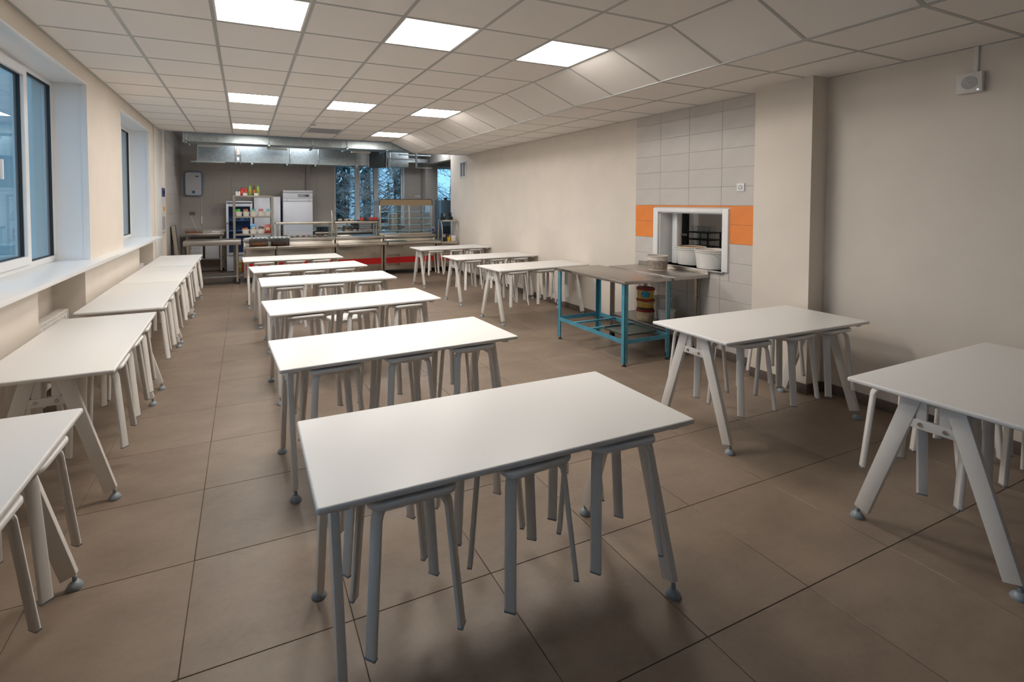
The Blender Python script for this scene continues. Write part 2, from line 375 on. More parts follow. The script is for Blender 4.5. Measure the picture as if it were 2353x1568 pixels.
for j in range(J0, J1+1):
    y = j*0.6
    bx('cross_tee', cbar, ce, XL, XG-0.012, y-0.011, y+0.011, ZC+0.0015, ZC+0.028)
    bx('cross_tee', cbar, ce, XH+0.012, XR, y-0.011, y+0.011, ZL+0.0015, ZL+0.028)
    MB().bar((XG+0.008, y, ZC+0.010), (XH-0.004, y, ZL+0.012), 0.022, 0.018, (0, 1, 0)).build('cross_tee', cbar, ce)
names = {(1,-1): 'nearest lit square ceiling panel, left of the front three', (3,-1): 'lit square ceiling panel, middle of the front three', (5,-1): 'lit square ceiling panel beside the sloping strip, nearest of its file',
         (1,4): 'lit square ceiling panel, left of the second row of three', (3,4): 'lit square ceiling panel, middle of the second row', (5,4): 'lit square ceiling panel beside the sloping strip, second row',
         (1,8): 'farthest lit ceiling panel on the left, above the kitchen duct edge', (3,8): 'unlit bluish grey ceiling panel beside the smoke detector', (5,8): 'farthest lit ceiling panel beside the sloping strip'}
for (i, j), on in LIT.items():
    t = thing('ceiling_lamp', names[(i, j)], 'lamp', (i*0.6+0.3, j*0.6+0.3, ZC), group='recessed ceiling panels')
    f = MB()
    for q in ((-.288,.288,-.288,-.275), (-.288,.288,.275,.288), (-.288,-.275,-.275,.275), (.275,.288,-.275,.275)): f.box(q[0], q[1], q[2], q[3], 0.002, 0.03)
    f.build('lamp_frame', wmet, t)
    bx('diffuser', lampm if on else offlamp, t, -.2745, .2745, -.2745, .2745, 0.006, 0.014)
    bx('lamp_housing', wmet, t, -.286, .286, -.286, .286, 0.031, 0.06)
bx('ceiling_sheet', ctile, ce, XL, XG, YF, J0*0.6, ZC, ZC+0.02); bx('ceiling_sheet', ctile, ce, XG, XR, YF, J0*0.6, ZL, ZL+0.02)
sd = thing('smoke_detector', 'small white smoke detector on the ceiling beside the unlit panel', 'smoke detector', (1.815, 4.33, ZC))
MB().lathe([(0.055, 0.0), (0.055, -0.012), (0.048, -0.018)], 20).build('base', pvc, sd, smooth=40)
MB().lathe([(0.040, -0.018), (0.040, -0.030)], 20).build('sensing_slot', black, sd, smooth=40)
MB().lathe([(0.047, -0.030), (0.044, -0.042), (0.03, -0.047)], 20).build('cover', pvc, sd, smooth=40)

# ------------------------------------------------------------------ windows
def window(name, label, loc, rz, w, h, lights, reveal=0.26, sill_gap=0.0):
    """local: x along the wall, z up, +y outwards, frame face at y=0; the room side is -y"""
    t = thing(name, label, 'window', loc, rz, kind='structure')
    fwid, dep = 0.055, 0.07
    for q in ((0, w, 0, fwid), (0, w, h-fwid, h), (0, fwid, fwid, h-fwid), (w-fwid, w, fwid, h-fwid)):
        bx('frame_bar', pvc, t, q[0], q[1], 0, dep, q[2], q[3], 0.004)
    for k in range(len(lights)-1):
        u = lights[k][1]; bx('mullion', pvc, t, u-0.036, u+0.036, 0, dep, fwid, h-fwid, 0.004)
    for k, (u0, u1, kind) in enumerate(lights):
        a = (fwid if k == 0 else u0+0.032); b = (w-fwid if k == len(lights)-1 else u1-0.032); z0, z1 = fwid, h-fwid
        g = 0.0
        if kind == 'sash':
            g = 0.055; s = MB(); ov = 0.012
            for q in ((a-ov, b+ov, z0-ov, z0+g), (a-ov, b+ov, z1-g, z1+ov), (a-ov, a+g, z0+g, z1-g), (b-g, b+ov, z0+g, z1-g)): s.box(q[0], q[1], -0.018, 0.05, q[2], q[3])
            s.build('sash_frame', pvc, t)
            hd = thing('handle', '', ''); del hd['label']; del hd['category']; hd.parent = t; hd.location = (a+g/2, -0.018, h*0.5)
            bx('handle_base', pvc, hd, -0.014, 0.014, -0.012, 0, -0.03, 0.03, 0.003)
            MB().cyl((0, -0.012, 0), (0, -0.04, 0), 0.009).build('handle_neck', pvc, hd, smooth=40)
            bx('handle_grip', pvc, hd, -0.011, 0.011, -0.055, -0.037, -0.13, 0.012, 0.005)
        gk = MB(); e = 0.007
        for q in ((a+g, b-g, z0+g, z0+g+e), (a+g, b-g, z1-g-e, z1-g), (a+g, a+g+e, z0+g+e, z1-g-e), (b-g-e, b-g, z0+g+e, z1-g-e)): gk.box(q[0], q[1], 0.006, 0.045, q[2], q[3])
        gk.build('gasket', gasket, t)
        bx('glass_pane', glass, t, a+g+e, b-g-e, 0.018, 0.022, z0+g+e, z1-g-e)
        bx('glass_pane', glass, t, a+g+e, b-g-e, 0.038, 0.042, z0+g+e, z1-g-e)
    r = reveal
    bx('reveal_panel', pvc, t, 0, 0.008, -r, 0, 0, h); bx('reveal_panel', pvc, t, w-0.008, w, -r, 0, 0, h); bx('reveal_panel', pvc, t, 0.008, w-0.008, -r, 0, h-0.008, h)
    bx('corner_strip', pvc, t, w-0.014, w+0.002, -r-0.004, -r+0.05, 0, h+0.002, 0.002); bx('corner_strip', pvc, t, -0.002, 0.014, -r-0.004, -r+0.05, 0, h+0.002, 0.002)
    bx('corner_strip', pvc, t, 0.014, w-0.014, -r-0.004, -r+0.05, h-0.014, h+0.002, 0.002)
    return t
wl_lab = ['white framed window far behind the viewpoint', 'white framed window beside the viewpoint', 'large white framed left window nearest the viewpoint', 'narrow-looking white framed left window farther along the wall']
for k, (a, b) in enumerate(WINS):
    w = b-a
    window('window_%d' % (k+1), wl_lab[k], (XF, a, 1.08), PI/2, w, WZ1-1.08, [(0, 0.62, 'fixed'), (0.62, w-0.625, 'sash'), (w-0.625, w, 'fixed')])
a, b, c, d = BW[0]; w = b-a
window('window_5', 'white framed three-light kitchen window behind the serving counter', (a, YB+0.14, c), 0, w, d-c, [(0, 0.60, 'fixed'), (0.60, 1.17, 'sash'), (1.17, w, 'fixed')], reveal=0.145)
a, b, c, d = BW[1]; w = b-a
window('window_6', 'kitchen window beyond the corner column on the far right', (a, YB+0.14, c), 0, w, d-c, [(0, 0.65, 'fixed'), (0.65, w, 'fixed')], reveal=0.145)
for nm, q, lb in (('window_sill', (XF-0.005, -0.45, -6.75, 2.33), 'long white window sill under the nearest left window'), ('window_sill', (XF-0.005, -0.45, 2.335, 5.30), 'white window sill under the farther left window')):
    tag(bx(nm, sillm, None, q[0], q[1], q[2], q[3], 1.046, 1.08, 0.006), lb, 'sill', kind='structure')
# piers between windows hide the sill inside the wall: keep the sill in front of the wall there (the wall starts above it)
tag(bx('window_sill', sillm, None, BW[0][0], BW[0][1], YB-0.06, YB+0.14, BW[0][2]-0.03, BW[0][2], 0.004), 'white sill of the kitchen window behind the counter', 'sill', kind='structure')
# bluish daylight on the wall painted as an off-white strip; kitchen tile edge profile
tag(bx('trim_1', pmat('pale_pilaster_paint', (0.70, 0.68, 0.64), 0.6), None, XL, XL+0.02, 5.50, 6.16, 0, ZC, 0.002), 'pale flat pilaster on the left wall past the windows', 'pilaster', kind='structure')
tag(bx('trim_2', pmat('beige_corner_profile', (0.55, 0.45, 0.35), 0.5), None, XL, XL+0.012, 6.78, 6.83, 0, ZC, 0.002), 'narrow beige edge profile where kitchen tiles begin', 'trim', kind='structure')

# outside: white facade fins next to the left windows
for k, yy in enumerate((2.02, 5.34)):
    t = thing('facade_fin', ('pale metal panel outside the nearest left window', 'pale metal panel outside the farther left window')[k], 'panel', (-1.02, yy, 0))
    fm = pmat('facade_panel', (0.80, 0.82, 0.80), 0.55)
    bx('panel', fm, t, -2.3, 0, 0, 0.12, -0.5, 3.6)
    for zz in (1.3, 1.75, 2.2, 2.55):
        MB().cyl((-0.16, 0, zz), (-0.16, -0.006, zz), 0.009).build('screw', gasket, t)

# radiators in the niches
def radiator(label, y0, n):
    t = thing('radiator', label, 'radiator', (-0.75, y0, 0))
    sec = MB(); sec.box(-0.045, 0.045, 0.003, 0.073, 0.62, 0.66).box(-0.048, -0.036, 0.003, 0.073, 0.10, 0.63).box(0.036, 0.048, 0.003, 0.073, 0.10, 0.63).box(-0.02, 0.02, 0.028, 0.048, 0.10, 0.63)
    me = sec.mesh('section', wmet, 0.004, seg=1)
    for k in range(n): obj('section', me, t, (0, k*0.08, 0))
    MB().cyl((0, -0.05, 0.14), (0, n*0.08+0.02, 0.14), 0.02).build('lower_pipe', wmet, t, smooth=40)
    MB().cyl((0, 0, 0.0), (0, 0, 0.14), 0.012).build('feed_pipe', wmet, t, smooth=40)
radiator('white ribbed radiator in the niche under the nearest left window', 0.66, 12)
radiator('white ribbed radiator in the niche under the farther left window', 4.32, 12)
# poster
po = thing('poster', 'tall notice poster on the left wall before the kitchen tiles', 'poster', (XL+0.002, 6.44, 1.03))
bx('board', pmat('poster_board', (0.62, 0.60, 0.58), 0.5), po, 0, 0.008, -0.22, 0.22, 0, 0.88)
def pj(n, col, y0, y1, z0, z1): bx(n, pmat('poster_'+n, col, 0.6), po, 0.008, 0.0095, y0, y1, z0, z1)
pj('photo_print', (0.05, 0.07, 0.20), -0.19, 0.20, 0.70, 0.86); pj('orange_print', (0.75, 0.33, 0.08), -0.02, 0.18, 0.44, 0.52); pj('text_block', (0.36, 0.36, 0.40), -0.18, 0.18, 0.10, 0.34)
pj('pale_print', (0.78, 0.72, 0.66), 0.02, 0.14, 0.72, 0.82); pj('footer_line', (0.06, 0.06, 0.09), -0.18, 0.18, 0.045, 0.055)

# ------------------------------------------------------------------ dining tables
TL, TD, TH = 1.51, 0.625, 0.737
def make_table():
    t = thing('dining_table', 'x', 'table', group='white canteen tables')
    top = MB().prism(rrect(TL, TD, 0.012, 3), TH-0.022, TH).mesh('tabletop', white)
    bm = bmesh.new(); bm.from_mesh(top)
    eds = [e for e in bm.edges if abs(e.verts[0].co.z-e.verts[1].co.z) < 1e-6]
    bmesh.ops.bevel(bm, geom=eds, offset=0.008, segments=4, profile=0.5, affect='EDGES', clamp_overlap=True); bm.to_mesh(top); bm.free()
    top.polygons.foreach_set('use_smooth', [True]*len(top.polygons)); top.set_sharp_from_angle(angle=math.radians(50))
    obj('tabletop', top, t)
    for yy in (-0.0115, 0.0115): bx('beam', wmet, t, -0.66, 0.66, yy-0.0105, yy+0.0105, TH-0.062, TH-0.0225, 0.002)
    legm = {}
    for sx in (-1, 1):
        x = sx*0.675
        bx('head_bar', wmet, t, x-0.02, x+0.02, -0.285, 0.285, TH-0.040, TH-0.0225, 0.002)
        bx('cross_bar', wmet, t, x-0.012, x+0.012, -0.120, 0.120, 0.565, 0.610, 0.003)
        for yy in (-0.042, 0.042): bx('upright', wmet, t, x-0.008, x+0.008, yy-0.020, yy+0.020, 0.610, TH-0.040, 0.001)
        for yy in (-0.045, 0.045):
            MB().cyl((x+sx*0.012, yy, 0.588), (x+sx*0.018, yy, 0.588), 0.011, 0.008).build('bolt', bolt_m, t, smooth=40)
            MB().cyl((x-sx*0.012, yy, 0.588), (x-sx*0.018, yy, 0.588), 0.011, 0.008).build('bolt', bolt_m, t, smooth=40)
        for sy in (-1, 1):
            y0, y1 = 0.078, 0.268          # top and foot, leaning out
            w = 0.070; z1 = 0.045; z0 = TH-0.040
            k = (x-0.015, x+0.015)
            V = []
            for xx in k: V += [(xx, sy*(y0-w/2), z0), (xx, sy*(y0+w/2), z0), (xx, sy*(y1+w/2-0.006), z1+0.018), (xx, sy*(y1-w/2+0.006), z1-0.004)]
            lg = MB().add(V, [(0,1,2,3), (7,6,5,4), (0,4,5,1), (1,5,6,2), (2,6,7,3), (3,7,4,0)]).build('leg', wmet, t, 0.003)
            ft = MB().lathe([(0.004, 0.052), (0.009, 0.05), (0.009, 0.030), (0.016, 0.028), (0.026, 0.016), (0.031, 0.004), (0.030, 0.0)], 20, (x, sy*(y1+0.018), 0)).build('levelling_foot', greyfoot, lg, smooth=50)
    for ox in OX:
        for sy in (-1, 1):
            for e in (-0.09, 0.09):
                h = MB().box(ox+e-0.008, ox+e+0.008, min(sy*0.022, sy*0.10), max(sy*0.022, sy*0.10), HZ-0.0325, HZ-0.0245).box(ox+e-0.008, ox+e+0.008, min(sy*0.022, sy*0.0265), max(sy*0.022, sy*0.0265), HZ-0.0325, TH-0.05)
                h.build('stool_hook', wmet, t)
    return t
OX = (-0.45, 0.005, 0.425)
HZ = 0.699          # top of the hung stool seats
proto_t = make_table()
TABLES = [  # key, x, y, rot deg, phrase
    ('T1', 1.715, -2.098, -0.3, 'front centre table'), ('T2', 1.675, -0.775, 3.0, 'second centre table'), ('T3', 1.680, 0.614, 4.5, 'third centre table'),
    ('T4', 1.680, 2.036, 1.2, 'fourth centre table'), ('T5', 1.596, 3.220, 5.6, 'fifth centre table'), ('T6', 1.497, 4.490, 1.3, 'sixth centre table'),
    ('R1', 4.562, 5.130, 2.0, 'farthest right wall table'), ('R2', 4.562, 3.430, 2.0, 'middle right wall table'), ('R3', 4.558, 2.080, 3.0, 'right table by the blue bench'),
    ('R4', 4.322, -1.420, -1.0, 'right table beside the column'), ('R5', 4.350, -2.670, 0.8, 'right foreground table'),
    ('L1', -0.185, -2.030, 90, 'nearest window table'), ('L2', -0.190, -0.010, 90.8, 'second window table'), ('L3', -0.192, 1.690, 90.6, 'third window table'),
    ('L4', -0.197, 3.225, 90, 'fourth window table'), ('L5', -0.200, 4.765, 90, 'farthest window table')]
tlabel = {'T1': 'white rectangular table in the middle foreground', 'T2': 'white table in the centre row, second from the viewpoint', 'T3': 'white table in the centre row, third from the viewpoint',
    'T4': 'white table in the centre row, fourth from the viewpoint', 'T5': 'white table in the centre row, fifth from the viewpoint', 'T6': 'white table in the centre row, nearest the serving counter',
    'R1': 'white table by the right wall nearest the serving counter', 'R2': 'white table by the right wall, middle of the far three', 'R3': 'white table touching the far end of the blue-legged steel bench',
    'R4': 'white table by the right wall in front of the column', 'R5': 'white table cut by the right edge of the photo',
    'L1': 'white table cut by the left edge in the foreground', 'L2': 'white table under the windows, second from the viewpoint', 'L3': 'white table under the windows, third from the viewpoint',
    'L4': 'white table under the windows, fourth from the viewpoint', 'L5': 'white table under the windows, farthest, near the poster'}

# ------------------------------------------------------------------ stools
def make_stool():
    t = thing('stool', 'x', 'stool', group='white stools hung on the tables')
    sm = MB().prism(rrect(0.30, 0.285, 0.050, 6), 0.442, 0.465).mesh('seat', white)
    bm = bmesh.new(); bm.from_mesh(sm)
    eds = [e for e in bm.edges if abs(e.verts[0].co.z-e.verts[1].co.z) < 1e-6]
    bmesh.ops.bevel(bm, geom=eds, offset=0.008, segments=3, profile=0.5, affect='EDGES', clamp_overlap=True); bm.to_mesh(sm); bm.free()
    sm.polygons.foreach_set('use_smooth', [True]*len(sm.polygons)); sm.set_sharp_from_angle(angle=math.radians(50))
    obj('seat', sm, t)
    MB().lathe([(0.112, 0.441), (0.118, 0.437), (0.112, 0.426), (0.09, 0.418), (0.0001, 0.417)], 28).build('support_plate', wmet, t, smooth=50)
    for sx in (-1, 1):
        for sy in (-1, 1):
            fx, fy = 0.150*sx, 0.128*sy; r = math.hypot(fx, fy); d = Vector((fx, fy, 0)).normalized(); side = Vector((-d.y, d.x, 0))
            rb, zt, R = 0.160, 0.4315, 0.042
            path = [d*0.075+Vector((0, 0, zt))]
            for k in range(0, 8):
                a = math.radians(90-82*k/7); path.append(d*(rb-R+R*math.cos(a))+Vector((0, 0, zt-R+R*math.sin(a))))
            path.append(d*r+Vector((0, 0, 0.006)))
            lg = MB().sweep(path, 0.040, 0.019, side).build('leg', wmet, t, smooth=45)
            e = d*(r+0.001)
            MB().bar((e.x, e.y, 0.0), (e.x, e.y, 0.007), 0.039, 0.018, side).build('foot_cap', greyfoot, lg)
    return t
proto_s = make_stool()
used = [False, False]
def stool_at(loc, rot, label, group='white stools hung on the tables'):
    s = proto_s if not used[0] else copy_tree(proto_s); used[0] = True
    s.location = loc; s.rotation_euler = rot; s['label'] = label; s['group'] = group
    return s
def hang(tm, ox, sy, seat_y, tilt, yaw, label):
    """hang a stool on a table: seat centre at (ox, seat_y) in table space, feet swing out by tilt"""
    R = Matrix.Rotation(sy*math.radians(tilt), 4, 'X') @ Matrix.Rotation(math.radians(yaw), 4, 'Z')
    seat = Vector((ox, seat_y, HZ)); base = seat-(R @ Vector((0, 0, 0.465)))
    Mx = tm @ Matrix.Translation(base) @ R
    s = stool_at((0, 0, 0), (0, 0, 0), label); s.matrix_world = Mx
    s.location = Mx.to_translation(); s.rotation_euler = Mx.to_euler()
SIDE = {}
for key in ('T1','T2','T3','T4','T5','T6','R1','R2','R3','R4','R5'): SIDE[key] = {(-1, k) for k in range(3)} | {(1, k) for k in range(3)}
for key in ('L1','L2','L3','L4','L5'): SIDE[key] = {(-1, k) for k in range(3)}
SIDE['L1'] |= {(1, 2), (1, 1)}; SIDE['L2'] |= {(1, 0), (1, 1), (1, 2)}
rr = random.Random(3)
YAWS = {('T1', -1, 1): 7, ('T1', -1, 2): -4, ('T1', -1, 0): 0}
first = True
for key, x, y, rot, ph in TABLES:
    tt = proto_t if first else copy_tree(proto_t); first = False
    tt.location = (x, y, 0); tt.rotation_euler = (0, 0, math.radians(rot)); tt['label'] = tlabel[key]
    tm = Matrix.Translation((x, y, 0)) @ Matrix.Rotation(math.radians(rot), 4, 'Z')
    for sy in (-1, 1):
        for k in range(3):
            if (sy, k) not in SIDE[key]: continue
            if key[0] == 'L': side = 'aisle side' if sy == -1 else 'window side'; pos = ('nearest', 'middle', 'farthest')[k]
            else: side = 'near side' if sy == -1 else 'far side'; pos = ('left', 'middle', 'right')[k]
            lab = '%s white stool hung on the %s of the %s' % (pos, side, ph)
            yaw = YAWS.get((key, sy, k), rr.uniform(-6, 6)); ox = OX[k]+rr.uniform(-0.012, 0.012)
            hang(tm, ox, sy, sy*0.172 if sy < 0 else 0.166, 2.3 if sy < 0 else 0.0, yaw, lab)
stool_at((1.70, 1.13, 0), (0, 0, math.radians(14)), 'white stool standing on the floor behind the third centre table', 'free standing stool')

# ================================================================== hatch, right wall fittings
class T:
    """a thing with its Empty at loc; parts are given in room coordinates"""
    def __init__(s, name, label, cat, loc, group=None, kind=None, rz=0):
        s.o = thing(name, label, cat, loc, rz, group, kind); s.l = Vector(loc)
    def box(s, part, mat, x0, x1, y0, y1, z0, z1, bevel=0, parent=None):
        l = s.l; return bx(part, mat, parent or s.o, x0-l.x, x1-l.x, y0-l.y, y1-l.y, z0-l.z, z1-l.z, bevel)
    def mb(s, part, mat, m, bevel=0, smooth=None, parent=None):
        l = s.l; m.v = [(a-l.x, b-l.y, c-l.z) for a, b, c in m.v]; return m.build(part, mat, parent or s.o, bevel, smooth)
def lathe_at(c, prof, n=20, sx=1, sy=1): return MB().lathe(prof, n, c, sx, sy)

h = T('window_hatch', 'white framed serving hatch in the tiled wall', 'hatch', (XR, 0.11, PZ0), kind='structure')
for q in ((-0.38, PY0, PZ0, 1.56), (PY1, 0.61, PZ0+0.09, 1.56), (PY0, PY1, PZ1, 1.56)): h.box('frame_bar', pvc, XR-0.03, XR+0.005, q[0], q[1], q[2], q[3], 0.004)
for q in ((PY0-0.001, PY0+0.012), (PY1-0.012, PY1+0.001)): h.box('jamb_lining', pvc, XR, XR+0.21, q[0], q[1], PZ0, PZ1)
h.box('head_lining', pvc, XR, XR+0.21, PY0, PY1, PZ1-0.012, PZ1)
h.box('inner_post', pvc, XR+0.13, XR+0.20, 0.40, 0.47, PZ0, PZ1, 0.004)
h.box('steel_ledge', steelh, XR-0.035, XR+0.46, PY0-0.02, PY1+0.02, PZ0-0.022, PZ0, 0.003)
def pail(label, c, r0, r1, hh, mat, group=None, rim=None, handle=None, fill=None, name='bucket'):
    t = T(name, label, 'bucket', c, group)
    w = 0.004
    t.mb('body', mat, lathe_at(c, [(r0*0.9, 0.0), (r0, 0.004), (r1, hh), (r1-w, hh), (r0-w, 0.008), (0.001, 0.008)], 28), smooth=40)
    t.mb('rim', rim or mat, MB().tube([(c[0]+(r1+0.004)*math.cos(a), c[1]+(r1+0.004)*math.sin(a), c[2]+hh-0.006) for a in [2*PI*k/28 for k in range(29)]], 0.007, 8), smooth=60)
    t.mb('collar', mat, lathe_at(c, [(r1*0.985, hh*0.84), (r1+0.006, hh*0.85), (r1+0.006, hh*0.88), (r1*0.99, hh*0.89)], 28), smooth=40)
    if handle is not None:
        P = []
        for k in range(15):
            a = PI*k/14; x = (r1+0.008)*math.cos(a); q = (r1+0.004)*math.sin(a)*0.98
            v = Vector((x, 0, 0)); hx, hy = math.cos(handle), math.sin(handle)
            P.append((c[0]+x*hx-(q+0.004)*hy, c[1]+x*hy+(q+0.004)*hx, c[2]+hh*0.86-0.30*r1*math.sin(a)*1.6))
        t.mb('handle', mat, MB().tube(P, 0.0045, 6), smooth=60)
    if fill: t.mb('contents', fill[0], lathe_at((c[0], c[1], c[2]), [(0.001, 0.009), ((r0-w)*0.98, 0.01), ((r0+(r1-r0)*fill[1]-w)*0.99, hh*fill[1]), (0.001, hh*fill[1]+0.003)], 24), smooth=40)
    return t
wb1 = pmat('white_bucket_plastic', (0.74, 0.72, 0.68), 0.35); slop = pmat('food_scraps', (0.42, 0.20, 0.07), 0.8, noise=(0.7, 60)); slop2 = pmat('pale_scraps', (0.62, 0.42, 0.26), 0.8, noise=(0.3, 50))
pail('white bucket with food scraps in the hatch, left one', (5.545, 0.270, PZ0), 0.135, 0.160, 0.21, wb1, 'buckets in the hatch', handle=-PI/2-0.5, fill=(slop, 0.97))
pail('white bucket with a slack handle in the hatch, right one', (5.46, -0.075, PZ0), 0.143, 0.165, 0.21, wb1, 'buckets in the hatch', handle=-PI/2-0.9, fill=(slop2, 0.90))
pail('small white tub at the right edge of the hatch', (5.60, -0.265, PZ0), 0.035, 0.05, 0.17, wb1)
# serving room behind the hatch
def room2():
    r = [(5.54, 7.9, -2.2, -2.1, 'wall_scullery_near'), (5.54, 7.9, 3.6, 3.7, 'wall_scullery_far'), (7.8, 7.9, -2.1, 3.6, 'wall_scullery_rear')]
    for a, b, c, d, n in r: tag(bx(n, greyp, None, a, b, c, d, -0.1, 2.8), {'wall_scullery_near': 'grey near wall of the room behind the hatch', 'wall_scullery_far': 'grey far wall of the room behind the hatch', 'wall_scullery_rear': 'grey rear wall of the room behind the hatch'}[n], 'wall', kind='structure')
    tag(bx('floor_scullery', ftile, None, 5.54, 7.9, -2.2, 3.7, -0.12, 0), 'tiled floor of the room behind the hatch', 'floor', kind='structure')
    tag(bx('ceiling_scullery', pvc, None, 5.54, 7.9, -2.2, 3.7, 2.8, 2.9), 'white ceiling of the room behind the hatch', 'ceiling', kind='structure')
    t = T('ceiling_lamp', 'ceiling light in the room behind the hatch', 'lamp', (6.8, 0.6, 2.8)); t.box('lamp_housing', wmet, 6.5, 7.1, 0.3, 0.9, 2.77, 2.80); t.box('diffuser', emat('scullery_light', (1, 0.92, 0.84), 10.0), 6.52, 7.08, 0.32, 0.88, 2.755, 2.77)  # out of view, added to light the room seen through the hatch
    k = T('door_frame', 'white upright door frame seen through the hatch', 'door frame', (7.72, 2.2, 0))
    k.box('post', pvc, 7.70, 7.80, 2.06, 2.16, 0, 2.1, 0.004); k.box('post', pvc, 7.74, 7.80, 2.36, 2.40, 0, 2.1, 0.004); k.box('lintel', pvc, 7.70, 7.80, 2.06, 2.40, 2.0, 2.1, 0.004)
    k.box('dark_glass_panel', pmat('dark_door_glass', (0.03, 0.04, 0.045), 0.1), 7.76, 7.78, 2.16, 2.36, 0.1, 2.0)
    k.box('glazing_bar', pmat('pale_bar', (0.45, 0.5, 0.5), 0.4), 7.74, 7.765, 2.16, 2.36, 1.05, 1.09)
    ra = T('glass_rack', 'dark tray rack with rows of glasses seen through the hatch', 'rack', (7.0, 1.28, 0))
    for zz in (0.985, 1.085, 1.19): ra.box('tray', black, 6.86, 7.14, 1.10, 1.48, zz-0.012, zz+0.006, 0.004)
    for sx in (6.87, 7.13):
        for yy in (1.12, 1.46): ra.box('post', black, sx-0.008, sx+0.008, yy-0.008, yy+0.008, 0.0, 1.19)
    gm = lathe_at((0, 0, 0), [(0.026, 0), (0.031, 0.085), (0.029, 0.085), (0.024, 0.004)], 10).mesh('drinking_glass', glassc, smooth=40)
    lv = {0.991: 'lowest', 1.091: 'middle', 1.196: 'top'}
    for zz in lv:
        for a in range(4):
            for b in range(2):
                g = obj('drinking_glass', gm, None, (6.94+b*0.10, 1.16+a*0.085, zz))
                tag(g, 'clear glass on the %s tray of the rack seen through the hatch' % lv[zz], 'glass', 'glasses on the %s rack tray' % lv[zz])
    ws = T('steel_table', 'steel worktable behind the hatch ledge', 'table', (6.2, 0.4, 0)); ws.box('top', steelh, 5.86, 6.4, -0.9, 1.9, 0.80, 0.84, 0.003)
    for xx in (5.9, 6.36):
        for yy in (-0.85, 1.85): ws.box('leg', steeld, xx-0.018, xx+0.018, yy-0.018, yy+0.018, 0, 0.80)
room2()
# socket, vent grille, loudspeaker on the right wall
t = T('wall_socket', 'white wall socket on the tiles beside the column', 'socket', (XR-0.009, -0.502, 1.777))
t.box('plate', pvc, XR-0.022, XR-0.0085, -0.542, -0.462, 1.737, 1.817, 0.004)
t.mb('recess', pmat('socket_recess', (0.35, 0.34, 0.33), 0.5), MB().cyl((XR-0.0235, -0.502, 1.777), (XR-0.0215, -0.502, 1.777), 0.023, n=20))
t.mb('insert', pvc, MB().cyl((XR-0.0245, -0.502, 1.777), (XR-0.023, -0.502, 1.777), 0.015, n=16))
for e in (-0.006, 0.006): t.mb('pin_hole', black, MB().cyl((XR-0.0252, -0.502+e, 1.777), (XR-0.0244, -0.502+e, 1.777), 0.0028, n=8))
t = T('vent_grille', 'white framed ventilation grille high on the right wall', 'grille', (XR-0.001, 6.23, 2.185))
for q in ((6.075, 6.39, 2.185, 2.21), (6.075, 6.39, 2.53, 2.555), (6.075, 6.10, 2.21, 2.53), (6.365, 6.39, 2.21, 2.53)): t.box('frame_bar', pvc, XR-0.018, XR-0.001, q[0], q[1], q[2], q[3], 0.002)
lm = pmat('grille_grey', (0.38, 0.39, 0.40), 0.5)
for k in range(12): t.mb('louvre', lm, MB().bar((XR-0.009, 6.10, 2.222+k*0.027), (XR-0.009, 6.365, 2.222+k*0.027), 0.014, 0.005, (0.7, 0, 0.7)))
t.box('grille_back', gasket, XR-0.004, XR-0.001, 6.10, 6.365, 2.21, 2.53); t.box('centre_bar', pvc, XR-0.017, XR-0.004, 6.227, 6.238, 2.21, 2.53)
t = T('loudspeaker', 'square white wall loudspeaker hanging from a conduit', 'loudspeaker', (XR, -2.16, 2.37))
V = [(XR, -2.225, 2.505), (XR, -2.095, 2.505), (XR, -2.095, 2.375), (XR, -2.225, 2.375), (XR-0.052, -2.225, 2.503), (XR-0.052, -2.095, 2.503), (XR-0.042, -2.095, 2.368), (XR-0.042, -2.225, 2.368)]
t.mb('cabinet', wmet, MB().add(V, [(0,1,2,3), (7,6,5,4), (0,4,5,1), (1,5,6,2), (2,6,7,3), (3,7,4,0)]), 0.004)
gd = pmat('speaker_grille_cloth', (0.45, 0.42, 0.39), 0.9)
sdir = Vector((-1, 0, -0.075)).normalized(); sc = Vector((XR-0.0478, -2.163, 2.437)); sa = Vector((0, 1, 0)); sb = sdir.cross(sa)
dots = MB()
for ring in range(0, 6):
    n = 1 if ring == 0 else 6*ring
    for k in range(n):
        p = sc+(sa*math.cos(2*PI*k/n)+sb*math.sin(2*PI*k/n))*0.0078*ring
        dots.cyl(p, p+sdir*0.0022, 0.0022, n=6)
dots = t.mb('perforated_grille', pmat('grille_hole', (0.16, 0.15, 0.14), 0.8), dots); dots['kind'] = 'stuff'
t.mb('emblem', pmat('emblem_silver', (0.7, 0.7, 0.72), 0.2, 1.0), MB().cyl(Vector((XR-0.0430, -2.205, 2.384)), Vector((XR-0.0462, -2.205, 2.3838)), 0.007, n=12))
tag(bx('cable_conduit', wmet, None, XR-0.014, XR, -2.192, -2.168, 2.506, ZL, 0.002), 'white cable conduit running up from the loudspeaker', 'conduit')

